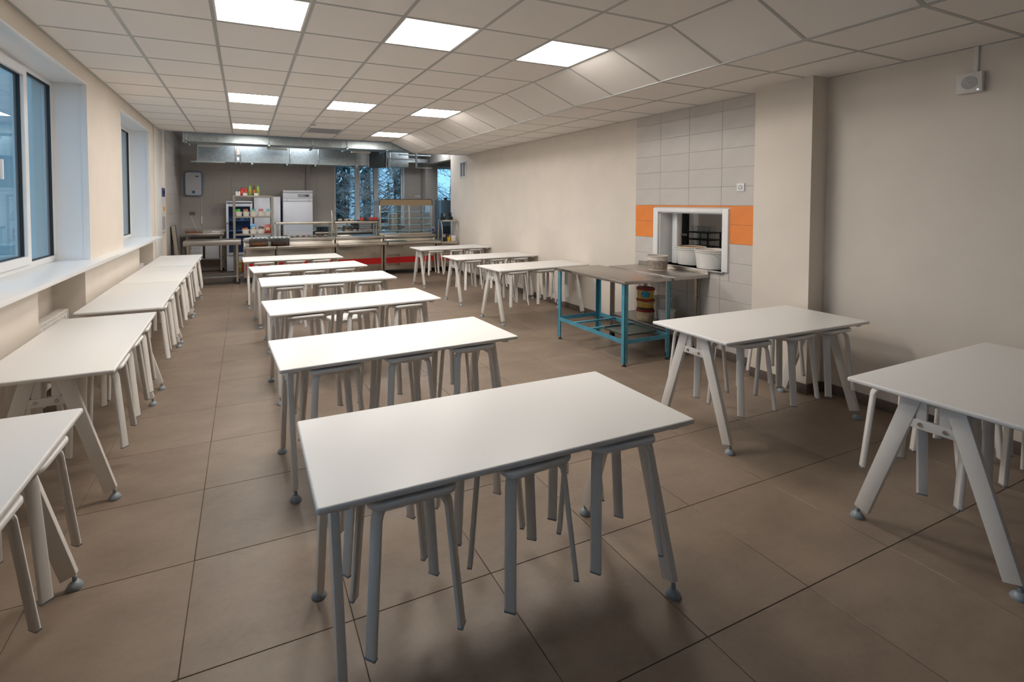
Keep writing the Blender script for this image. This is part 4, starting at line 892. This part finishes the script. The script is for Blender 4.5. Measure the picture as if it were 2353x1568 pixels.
# glass door fridge
g = T('glass_door_fridge', 'tall fridge with a blue-tinted glass door', 'fridge', (0.67, 8.87, 0))
FX0, FX1, FY0, FY1 = 0.39, 0.955, 8.60, 9.15
darkin = pmat('fridge_liner', (0.36, 0.43, 0.52), 0.5)
g.box('side', wfr, FX0, FX0+0.03, FY0+0.05, FY1, 0.08, 1.62); g.box('side', wfr, FX1-0.03, FX1, FY0+0.05, FY1, 0.08, 1.62); g.box('back', darkin, FX0+0.03, FX1-0.03, FY1-0.03, FY1, 0.08, 1.62); g.box('base', wfr, FX0, FX1, FY0+0.02, FY1, 0.02, 0.40, 0.004); g.box('crown', wfr, FX0, FX1, FY0, FY1, 1.62, 1.66, 0.006)
for q in ((FX0, FX0+0.05, 0.40, 1.60), (FX1-0.05, FX1, 0.40, 1.60), (FX0+0.05, FX1-0.05, 1.53, 1.60), (FX0+0.05, FX1-0.05, 0.40, 0.45)): g.box('door_frame', wfr, q[0], q[1], FY0, FY0+0.045, q[2], q[3], 0.003)
g.box('door_glass', glassmat('fridge_glass', (0.62, 0.74, 0.90)), FX0+0.05, FX1-0.05, FY0+0.02, FY0+0.025, 0.45, 1.53)
for zz in (0.72, 0.95, 1.19): g.box('wire_shelf', wfr, FX0+0.03, FX1-0.03, FY0+0.06, FY1-0.04, zz, zz+0.012)
g.box('handle', gasket, FX0+0.015, FX0+0.03, FY0-0.015, FY0, 1.12, 1.16)
for q in range(4): tag(bx('food_carton', pmat('carton_%d' % q, ((0.25,0.25,0.22), (0.45,0.25,0.12), (0.55,0.52,0.5), (0.4,0.42,0.42))[q], 0.6), None, 0.45+q*0.12, 0.54+q*0.12, 8.70, 8.85, 1.202, 1.27+0.02*(q % 2), 0.004), '%s carton inside the glass door fridge' % ('leftmost dark', 'brown', 'white', 'rightmost grey')[q], 'carton', 'cartons in the fridge')
def solid_fridge(label, x0, x1, y0, z1, panel):
    t = T('fridge', label, 'fridge', ((x0+x1)/2, 8.85, 0), 'white upright fridges'); y1 = 9.15
    t.box('cabinet', wfr, x0, x1, y0+0.06, y1, 0.10, z1, 0.006); t.box('plinth', gasket, x0+0.03, x1-0.03, y0+0.10, y1, 0, 0.10)
    if panel:
        t.box('crown', wfr, x0-0.002, x1+0.002, y0-0.01, y0+0.06, z1-0.06, z1, 0.004); t.box('control_panel', wfr, x0, x1, y0, y0+0.06, z1-0.195, z1-0.066, 0.003)
        cp = t.box('display_strip', pmat('display_strip', (0.30, 0.31, 0.31), 0.4), x0+0.34, x0+0.61, y0-0.004, y0, z1-0.165, z1-0.09); t.box('display', black, x0+0.52, x0+0.59, y0-0.006, y0-0.004, z1-0.145, z1-0.112, parent=cp); t.mb('button', rl, MB().cyl((x0+0.495, y0-0.004, z1-0.128), (x0+0.495, y0-0.008, z1-0.128), 0.012, n=12), parent=cp)
        t.box('door_cap', wfr, x0, x1, y0-0.004, y0+0.056, z1-0.268, z1-0.20, 0.003); t.box('door', wfr, x0, x1, y0, y0+0.056, 0.12, z1-0.274, 0.005); t.box('door_handle', wmet, x0+0.02, x0+0.045, y0-0.03, y0, 0.80, 1.02, 0.004)
        for xx in (x0+0.09, x1-0.08): t.mb('screw', gasket, MB().cyl((xx, y0-0.006, z1-0.235), (xx, y0-0.003, z1-0.235), 0.009, n=10))
    else:
        t.box('door', wfr, x0, x1-0.235, y0, y0+0.056, 0.12, z1, 0.005); t.box('side_door', wfr, x1-0.165, x1, y0, y0+0.056, 0.12, z1, 0.005); t.box('gap', gasket, x1-0.235, x1-0.165, y0+0.05, y0+0.058, 0.12, z1-0.03)
solid_fridge('white fridge half hidden behind the snack rack', 0.99, 1.58, 8.60, 1.765, False)
solid_fridge('tall white fridge with a control panel beside the window', 1.635, 2.32, 8.52, 1.92, True)
# worktables
def steel_tab(label, x0, x1, y0, y1, top, apron, splash=False, shelf=None):
    t = T('steel_table', label, 'table', ((x0+x1)/2, (y0+y1)/2, 0)); t.box('top', steelh, x0, x1, y0, y1, top-apron, top, 0.004)
    if splash: t.box('backsplash', steel, x0, x1, y1-0.02, y1, top, top+0.06)
    for xx in (x0+0.05, x1-0.05):
        for yy in (y0+0.03, y1-0.03):
            lg = t.mb('leg', steel, angle_leg(xx, yy, -1 if xx > (x0+x1)/2 else 1, 1 if yy < (y0+y1)/2 else -1, 0.05, top-apron, 0.04, 0.004)); t.box('foot', blackr, xx-0.02, xx+0.02, yy-0.02, yy+0.02, 0, 0.055, parent=lg)
            for zz in (0.3, 0.48, 0.7): t.mb('bolt', black, MB().cyl((xx, yy-0.001, zz), (xx, yy-0.005, zz), 0.006, n=8), parent=lg)
    if shelf is not None: t.box('undershelf', steeld, x0+0.04, x1-0.04, y0+0.035, y1-0.035, shelf-0.03, shelf, 0.002)
    return t
steel_tab('long bare steel table beside the serving counter', -0.30, 0.71, 6.68, 7.14, 0.885, 0.10, shelf=0.175)
steel_tab('small steel table with cutting boards against the back wall', -0.49, 0.345, 8.60, 9.15, 0.93, 0.08, True, 0.34)
steel_tab('long steel worktable below the kitchen window', 2.36, 4.62, 8.35, 9.10, 0.90, 0.06, True, 0.30)
t = T('table_panel', 'steel panel leaning against the tiled left wall', 'panel', (-0.52, 7.35, 0)); t.mb('sheet', steeld, MB().bar((-0.43, 7.50, 0.0), (-0.545, 7.50, 1.16), 0.50, 0.03, (0, 1, 0))); t.mb('folded_edge', steel, MB().bar((-0.41, 7.24, 0.002), (-0.525, 7.24, 1.16), 0.02, 0.06, (0, 1, 0)))
crm = pmat('white_crate', (0.52, 0.52, 0.53), 0.5)
for q in range(2):
    x0 = -0.40+q*0.34
    t = T('crate', ('left ribbed white crate with dark handle slots under the table', 'right ribbed white crate under the table')[q], 'crate', (x0+0.14, 8.84, 0.34), 'white crates'); t.box('crate_body', crm, x0, x0+0.29, 8.68, 9.0, 0.3405, 0.66, 0.006)
    for r_ in range(9): t.box('rib', crm, x0+0.012+r_*0.031, x0+0.026+r_*0.031, 8.674, 8.68, 0.36, 0.65)
    if q == 0:
        for r_ in range(4): t.box('slot', black, x0+0.05+r_*0.055, x0+0.065+r_*0.055, 8.671, 8.674, 0.575, 0.59)
bdm = pmat('brown_board', (0.22, 0.07, 0.03), 0.5, noise=(0.2, 20))
simple('cutting_board', 'dark red cutting board, lower one on the small steel table', 'cutting board', MB().prism(rrect(0.34, 0.20, 0.02, 3, -0.28, 8.74), 0.931, 0.949), bdm, 'cutting boards'); simple('cutting_board', 'brown cutting board, upper one on the small steel table', 'cutting board', MB().prism(rrect(0.20, 0.15, 0.02, 3, -0.33, 8.75), 0.9495, 0.967), pmat('tan_board', (0.30, 0.12, 0.05), 0.5), 'cutting boards')
t = T('power_strip', 'white power strip on the small steel table', 'power strip', (0.20, 8.85, 0.93)); t.box('case', pvc, 0.08, 0.30, 8.80, 8.86, 0.9305, 0.965, 0.005); t.mb('cord', pvc, MB().tube([(0.08, 8.83, 0.945), (0.0, 8.86, 0.935), (-0.10, 8.80, 0.935), (-0.16, 8.86, 0.936)], 0.004, 6), smooth=60)
# boiler, sockets, handset, cables, notices
t = T('water_heater', 'flat white wall water heater with a blue surround', 'water heater', (-0.31, 9.12, 1.78)); t.mb('blue_surround', pmat('heater_blue', (0.16, 0.27, 0.48), 0.4), MB().prism(rrect(0.375, 0.58, 0.06, 5, -0.307, 2.065), 9.08, 9.19, 'y')); t.mb('white_shell', wfr, MB().prism(rrect(0.325, 0.53, 0.045, 5, -0.307, 2.065), 9.045, 9.08, 'y')); t.mb('dial', pmat('dial_blue', (0.03, 0.12, 0.30), 0.3), MB().cyl((-0.305, 9.045, 1.87), (-0.305, 9.03, 1.87), 0.028, n=18), smooth=40); t.mb('dial_ring', pmat('dial_grey', (0.35, 0.42, 0.52), 0.3), MB().cyl((-0.305, 9.045, 1.87), (-0.305, 9.038, 1.87), 0.040, n=18), smooth=40); t.mb('emblem', pmat('heater_emblem', (0.03, 0.12, 0.35), 0.4), MB().prism([(-0.23+0.036*math.cos(a), 2.235+0.014*math.sin(a)) for a in [2*PI*q/14 for q in range(14)]], 9.042, 9.046, 'y'))
t.mb('pipe', pvc, MB().cyl((-0.15, 9.17, 1.78), (-0.15, 9.17, 1.30), 0.008, n=8), smooth=40)
t = T('double_socket', 'grey double socket on the back wall', 'socket', (-0.347, 9.19, 1.37)); t.box('case', pmat('grey_socket', (0.16, 0.17, 0.17), 0.5), -0.405, -0.29, 9.155, 9.194, 1.335, 1.405, 0.008); t.mb('cord', pvc, MB().tube([(-0.36, 9.15, 1.34), (-0.36, 9.13, 1.25), (-0.30, 9.13, 1.08), (-0.24, 9.05, 0.96)], 0.004, 6), smooth=60)
t = T('handset', 'white handset hanging on the back wall', 'handset', (-0.155, 9.18, 1.11)); t.box('body', pvc, -0.172, -0.140, 9.155, 9.194, 1.12, 1.30, 0.008); t.mb('cord', pvc, MB().tube([(-0.155, 9.16, 1.12), (-0.12, 9.15, 1.06), (-0.13, 9.10, 0.97), (-0.17, 9.0, 0.936)], 0.004, 6), smooth=60)
for q in range(2):
    x0 = 0.035+q*0.175; t = T('notice', ('left', 'right')[q]+' white notice sheet on the back wall beside the glass fridge', 'notice', (x0+0.08, 9.19, 1.30), 'notices'); t.box('sheet', pmat('notice_paper', (0.50, 0.47, 0.46), 0.7), x0, x0+0.165, 9.1925, 9.1945, 1.30, 1.57)
    for r_ in range(6): t.box('print_line', pmat('print_grey', (0.22, 0.20, 0.22), 0.7), x0+0.015, x0+0.15, 9.1915, 9.1925, 1.325+r_*0.03, 1.331+r_*0.03)
for q, (xx, zz) in enumerate(((5.235, 1.79), (5.315, 1.79))): t = T('wall_socket', ('left', 'right')[q]+' white socket on the back wall beside the corner column', 'socket', (xx, 9.19, zz), 'back wall sockets'); t.box('plate', pvc, xx-0.036, xx+0.036, 9.175, 9.1945, zz-0.036, zz+0.036, 0.004); t.mb('recess', lm, MB().cyl((xx, 9.173, zz), (xx, 9.176, zz), 0.02, n=14))
tag(bx('pipe_casing', pmat('casing_paint', (0.45, 0.42, 0.40), 0.6), None, 2.235, 2.335, 9.10, 9.194, 1.0, 3.12, 0.003), 'boxed pipe casing on the back wall behind the white fridge', 'pipe casing')
tag(bx('wall_column_kitchen', ktile, None, 5.37, 5.72, 8.80, YB, 0, 3.12, 0.003), 'tiled corner column beside the far kitchen window', 'column', kind='structure')
tag(bx('wall_beam', greyp, None, XR, XR+0.2, 6.962, YB, 2.66, 3.12, 0.003), 'grey beam running over the kitchen opening', 'beam', kind='structure')
# pots and crockery on the long worktable
def pot(label, c, r, hh, mat=None, name='cooking_pot'):
    t = T(name, label, 'pot', c); m_ = mat or steel
    t.mb('body', m_, lathe_at(c, [(r*0.92, 0), (r, 0.012), (r, hh), (r*1.03, hh+0.004), (r*0.97, hh+0.004), (r*0.97, 0.01)], 24), smooth=40)
    t.mb('lid', m_, lathe_at(c, [(r*1.03, hh+0.005), (r*0.9, hh+0.02), (r*0.2, hh+0.035), (0.001, hh+0.036)], 24), smooth=40); t.mb('lid_knob', black, MB().cyl((c[0], c[1], c[2]+hh+0.035), (c[0], c[1], c[2]+hh+0.06), 0.015, n=10))
    for s_ in (-1, 1): t.mb('handle', m_, MB().tube([(c[0]+s_*r, c[1]-0.05, c[2]+hh*0.8), (c[0]+s_*(r+0.04), c[1]-0.05, c[2]+hh*0.82), (c[0]+s_*(r+0.04), c[1]+0.05, c[2]+hh*0.82), (c[0]+s_*r, c[1]+0.05, c[2]+hh*0.8)], 0.006, 6), smooth=60)
pot('shiny steel pot on the worktable behind the overshelf', (3.16, 8.55, 0.90), 0.115, 0.13)
pot('tall steel stockpot behind the glass display', (4.42, 8.60, 0.90), 0.17, 0.42)
tray('black tray of upturned glasses beside the white fridge', 2.58, 8.55, 0.90, 0.40, 0.30)
gm2 = lathe_at((0, 0, 0), [(0.03, 0), (0.026, 0.10), (0.024, 0.10), (0.028, 0.002)], 10).mesh('drinking_glass', glassmat('blue_glass', (0.72, 0.86, 0.95)), smooth=40)
for a in range(5):
    for b_ in range(3): tag(obj('drinking_glass', gm2, None, (2.44+a*0.07, 8.48+b_*0.075, 0.9195)), '%s upturned glass in the %s row of the tray by the fridge' % (('first', 'second', 'third', 'fourth', 'fifth')[a], ('front', 'middle', 'back')[b_]), 'glass', 'upturned glasses on the tray')
lb_ = pmat('black_lunch_box', (0.03, 0.035, 0.035), 0.4); gb_ = pmat('grey_lunch_box', (0.33, 0.33, 0.34), 0.5)
for s_, (xx, mt) in enumerate(((3.40, lb_), (3.60, gb_), (3.76, gb_), (3.92, lb_))):
    for q in range(5):
        t = T('food_container', '%s container of the %s stack on the worktable' % (('bottom', 'second', 'third', 'fourth', 'top')[q], ('left black', 'left grey', 'right grey', 'right black')[s_]), 'container', (xx, 8.82, 0.90+q*0.052), 'stacked food containers')
        t.box('container_body', mt, xx-0.085, xx+0.085, 8.74, 8.90, 0.9005+q*0.052, 0.945+q*0.052, 0.008); t.box('container_lid', mt, xx-0.09, xx+0.09, 8.735, 8.905, 0.9455+q*0.052, 0.952+q*0.052)
meat = pmat('meat_portion', (0.40, 0.13, 0.11), 0.6, noise=(0.5, 40))
for q in range(5):
    xx = 3.36+q*0.135; t = T('dish', '%s white dish of meat in front of the container stacks' % ordn[q], 'dish', (xx, 8.55, 0.90), 'dishes of meat'); t.mb('plate', pvc, lathe_at((xx, 8.55, 0.9005), [(0.035, 0), (0.062, 0.03), (0.058, 0.031), (0.03, 0.006)], 16), smooth=40); t.mb('food', meat, lathe_at((xx, 8.55, 0.906), [(0.03, 0.002), (0.05, 0.026), (0.03, 0.042), (0.001, 0.046)], 12), smooth=60)
# scales and dark equipment at the far right
t = T('kitchen_scale', 'white digital scale with a blue front behind the display', 'scale', (5.05, 7.85, 0)); t.box('stand', steeld, 4.95, 5.25, 7.65, 8.0, 0, 0.90); t.box('scale_body', wfr, 4.98, 5.22, 7.68, 7.95, 0.9005, 0.97, 0.006); t.box('blue_keypad', pmat('keypad_blue', (0.05, 0.06, 0.30), 0.4), 5.0, 5.2, 7.675, 7.681, 0.915, 0.955); t.box('weighing_plate', wfr, 4.97, 5.23, 7.70, 7.95, 0.985, 1.0, 0.003)
t = T('kitchen_cabinet', 'tall blue-grey steel appliance at the far right of the kitchen', 'appliance', (5.70, 8.35, 0)); t.box('housing', pmat('appliance_blue_grey', (0.16, 0.24, 0.29), 0.35, 0.6), 5.56, 5.95, 8.15, 8.60, 0, 1.69, 0.006); t.box('door_panel', pmat('appliance_door', (0.03, 0.045, 0.06), 0.15), 5.58, 5.93, 8.14, 8.15, 0.55, 1.0, 0.003)
t.box('sensor', black, 5.70, 5.76, 8.20, 8.26, 1.69, 1.76)

# ================================================================== kitchen: ducts
u = T('ventilation_duct', 'upper galvanised duct along the edge of the ceiling', 'duct', (2.1, 6.45, 2.76)); u.box('duct_body', galv, -0.20, 4.30, 6.20, 6.66, 2.735, 3.06)
for xx in (0.30, 0.62, 1.02, 1.45, 1.9, 2.35, 2.62, 2.82, 3.0, 3.18, 3.36): u.box('seam', galv, xx-0.004, xx+0.004, 6.194, 6.20, 2.735, 3.06)
u.box('end_flange', galv, -0.225, -0.20, 6.17, 6.69, 2.71, 3.08, 0.002)
for xx in (-0.17, 1.23, 2.05, 2.72, 3.55):
    u.mb('hanger_rod', galv, MB().cyl((xx, 6.185, 2.70), (xx, 6.185, 3.10), 0.006, n=8), smooth=40); u.box('hanger_strap', galv, xx-0.02, xx+0.02, 6.175, 6.18, 2.86, 3.0); u.mb('strut', galv, MB().bar((xx, 6.15, 2.72), (xx, 6.72, 2.72), 0.04, 0.03, (1, 0, 0))); u.box('clamp', black, xx-0.018, xx+0.018, 6.168, 6.20, 2.71, 2.75)
bar_m = pmat('beige_tray', (0.62, 0.58, 0.52), 0.5)
for a, b_ in ((-0.02, 0.36), (1.23, 1.60), (2.92, 3.33)): u.box('cable_tray', bar_m, a, b_, 6.68, 6.80, 2.705, 2.73)
v = T('ventilation_duct', 'lower galvanised duct hanging farther back in the kitchen', 'duct', (1.9, 8.1, 2.5)); v.box('duct_body', galv, -0.12, 3.30, 7.85, 8.35, 2.505, 2.89)
for xx in (-0.12, 0.62, 0.72, 1.75, 2.38, 3.28): v.box('flange', galv, xx-0.012, xx+0.012, 7.82, 8.38, 2.48, 2.915, 0.002)
for xx in (0.95,): v.box('seam', galv, xx-0.005, xx+0.005, 7.842, 7.85, 2.505, 2.89)
for xx in (1.75, 2.38, 3.28):
    for q in range(4): v.mb('flange_bolt', bolt_m, MB().cyl((xx, 7.82, 2.53+q*0.10), (xx, 7.808, 2.53+q*0.10), 0.010, n=8))
v.box('valve_plate', pmat('rusty_tag', (0.62, 0.55, 0.48), 0.5, noise=(0.35, 30)), 0.635, 0.705, 7.80, 7.815, 2.66, 2.86, 0.003); v.box('inspection_tag', tagw, 0.65, 0.69, 7.812, 7.818, 2.54, 2.61)
for xx in (0.95, 1.68, 2.30, 3.25): v.mb('strut', galv, MB().bar((xx, 7.78, 2.48), (xx, 8.42, 2.48), 0.04, 0.03, (1, 0, 0)))
v.box('support_rail', galv, -0.22, 0.42, 7.60, 7.64, 2.465, 2.49)
v.box('flexible_insert', pmat('pale_canvas', (0.42, 0.45, 0.46), 0.7, noise=(0.15, 8, (1, 1, 12))), 3.30, 3.54, 7.86, 8.34, 2.52, 2.88); v.box('flange', galv, 3.54, 3.565, 7.82, 8.38, 2.48, 2.915, 0.002)
v.box('fan_casing', pmat('dark_fan_casing', (0.06, 0.075, 0.08), 0.45, 0.6), 3.565, 3.98, 7.84, 8.36, 2.50, 2.90, 0.004); v.box('flange', galv, 3.98, 4.005, 7.82, 8.38, 2.48, 2.915, 0.002); v.mb('flexible_pipe', galv, MB().cyl((4.08, 7.9, 2.50), (4.08, 7.9, 2.92), 0.05, n=14), smooth=40)
v.box('end_section', galv, 4.005, 4.60, 7.95, 8.35, 2.52, 2.86)
w_ = T('strut_frame', 'galvanised strut frame with a perforated bracket at the kitchen corner', 'strut', (4.6, 7.5, 2.5))
w_.box('long_strut', galv, 4.25, 5.07, 7.58, 7.62, 2.775, 2.805); w_.box('long_strut', galv, 3.95, 4.66, 7.58, 7.62, 2.66, 2.69); w_.box('bracket_foot', galv, 4.62, 5.02, 7.38, 7.42, 2.455, 2.478); w_.box('bracket_upright', galv, 4.60, 4.64, 7.38, 7.42, 2.455, 3.12)
ho = MB()
for q in range(8): ho.cyl((4.68+q*0.042, 7.3795, 2.467), (4.68+q*0.042, 7.379, 2.467), 0.006, n=8)
for q in range(5): ho.cyl((4.62, 7.3795, 2.50+q*0.04), (4.62, 7.379, 2.50+q*0.04), 0.008, n=8)
w_.mb('bracket_holes', black, ho)['kind'] = 'stuff'
hdc = T('exhaust_hood', 'wide galvanised exhaust hood panel above the kitchen window', 'hood', (4.6, 8.6, 2.7)); hdc.box('hood_sheet', galv, 3.6, 5.30, 8.45, 9.05, 2.72, 2.76); hdc.box('hood_lip', galv, 3.6, 5.30, 8.43, 8.45, 2.68, 2.78); hdc.box('hood_riser', galv, 4.2, 4.8, 8.6, 8.95, 2.76, 3.12)
for q, xx in enumerate((0.85, 2.05, 4.9)):
    t = T('ceiling_lamp', ('kitchen ceiling light above the lower duct, left', 'kitchen ceiling light above the lower duct, middle', 'kitchen ceiling light beyond the ducts, right')[q], 'lamp', (xx, 7.25, 3.12), 'kitchen ceiling lights'); t.box('lamp_housing', wmet, xx-0.30, xx+0.30, 7.10, 7.40, 3.085, 3.12); t.box('diffuser', klampm, xx-0.285, xx+0.285, 7.115, 7.385, 3.075, 3.085)

# ================================================================== outside
gr = pmat('dusk_ground', (0.10, 0.11, 0.08), 0.95, noise=(0.4, 2))
tag(bx('ground', gr, None, -60, 80, 9.6, 110, -1.0, -0.8), 'dark grassy ground outside the kitchen window', 'ground', kind='structure'); tag(bx('ground', gr, None, -60, -1.0, -60, 9.6, -1.0, -0.8), 'dark grassy ground outside the left windows', 'ground', kind='structure')
bark = birch_mat(); twig = pmat('birch_twigs', (0.24, 0.20, 0.19), 0.9); leafm = pmat('last_leaves', (0.22, 0.17, 0.06), 0.8); firm = pmat('fir_needles', (0.07, 0.10, 0.09), 0.9); firb = pmat('fir_bark', (0.06, 0.045, 0.04), 0.9)
def birch(label, x, y, hh, r, seed):
    R_ = random.Random(seed); t = thing('birch_tree', label, 'tree', (x, y, -0.8), 0, 'birches outside the kitchen window'); ax, ay = R_.uniform(-0.03, 0.03), R_.uniform(-0.03, 0.03)
    def c(z): return Vector((ax*z+0.06*math.sin(z*0.9+seed), ay*z+0.05*math.cos(z*0.7+seed), z))
    m = MB(); n = 14
    for q in range(n): m.cyl(c(hh*q/n), c(hh*(q+1)/n), r*(1-0.85*q/n), r*(1-0.85*(q+1)/n), 8, False)
    m.build('trunk', bark, t, smooth=60)
    tw = MB(); lf = MB()
    for q in range(60):
        z = hh*R_.uniform(0.14, 0.98); p = c(z); a = R_.uniform(0, 2*PI); L = R_.uniform(0.6, 2.2)*(1.1-0.6*z/hh); d_ = Vector((math.cos(a), math.sin(a), R_.uniform(0.2, 0.8))).normalized(); p1 = p+d_*L
        tw.cyl(p, p1, 0.016, 0.006, 4, False)
        for w2 in range(7):
            s_ = R_.uniform(0.3, 1.0); b0 = p+d_*L*s_; d2 = (d_+Vector((R_.uniform(-1, 1), R_.uniform(-1, 1), R_.uniform(-1.0, 0.6)))).normalized(); b1 = b0+d2*R_.uniform(0.25, 0.8); tw.cyl(b0, b1, 0.007, 0.003, 3, False)
            for w3 in range(2):
                e0 = b0+(b1-b0)*R_.uniform(0.3, 1); e1 = e0+Vector((R_.uniform(-.3, .3), R_.uniform(-.3, .3), R_.uniform(-0.35, 0.1))); tw.cyl(e0, e1, 0.004, 0.002, 3, False)
            for w4 in range(3):
                e = b0+(b1-b0)*R_.random()+Vector((R_.uniform(-.1, .1), R_.uniform(-.1, .1), R_.uniform(-.15, .05))); f1 = Vector((R_.uniform(-1, 1), R_.uniform(-1, 1), R_.uniform(-1, 1)))*0.03; f2 = Vector((R_.uniform(-1, 1), R_.uniform(-1, 1), R_.uniform(-1, 1)))*0.03
                lf.add([e, e+f1, e+f1+f2, e+f2], [(0, 1, 2, 3)])
    tw.build('twigs', twig, t)['kind'] = 'stuff'; lf.build('leaves', leafm, t)['kind'] = 'stuff'
def fir(label, x, y, hh, seed):
    R_ = random.Random(seed); t = thing('fir_tree', label, 'tree', (x, y, -0.8), 0, 'dark firs behind the birches'); MB().cyl((0, 0, 0), (0, 0, hh), 0.16, 0.03, 8).build('trunk', firb, t)
    m = MB()
    for q in range(1100):
        z = hh*(0.06+0.93*R_.random()**1.25); rad = (1-z/hh)*hh*0.22+0.15; a = R_.uniform(0, 2*PI); L = rad*R_.uniform(0.45, 1.0); p0 = Vector((math.cos(a)*L*0.35, math.sin(a)*L*0.35, z)); p1 = Vector((math.cos(a)*L, math.sin(a)*L, z-L*0.35)); sd_ = Vector((-math.sin(a), math.cos(a), 0))*R_.uniform(0.03, 0.10)
        m.add([p0-sd_*0.4, p0+sd_*0.4, p1+sd_, p1+Vector((math.cos(a), math.sin(a), -0.5))*0.12, p1-sd_], [(0, 1, 2, 3, 4)])
    m.build('branches', firm, t)['kind'] = 'stuff'
bl = [(5.05, 17.0, 10, 0.115, 'birch with a white trunk in the left pane'), (6.60, 19.0, 11, 0.12, 'birch with a white trunk in the middle pane'), (6.9, 24.0, 12, 0.13, 'slender birch between the left and middle panes'), (8.3, 22.0, 11, 0.13, 'birch with leaning branches in the right pane'),
      (9.6, 17.0, 11, 0.13, 'birch trunk in the far right window, left one'), (10.3, 18.5, 11, 0.11, 'birch trunk in the far right window, right one'), (7.6, 30.0, 13, 0.14, 'distant birch behind the middle pane'), (9.6, 32.0, 13, 0.15, 'distant birch behind the right pane'), (5.6, 26.0, 12, 0.13, 'distant birch at the left edge of the kitchen window')]
for q, (x, y, hh, r, lb) in enumerate(bl): birch(lb, x, y, hh, r, 11+q)
fl_ = [(6.3, 34), (8.2, 36), (10.2, 37), (12.2, 35), (7.2, 40), (9.4, 42), (11.6, 41), (13.8, 33), (14.6, 39), (5.4, 38)]
fo_ = ('first', 'second', 'third', 'fourth', 'fifth', 'sixth', 'seventh', 'eighth', 'ninth', 'tenth')
for q, (x, y) in enumerate(fl_): fir('dark fir behind the birches, seen through the kitchen window', x, y, 10+2*(q % 3), 50+q)
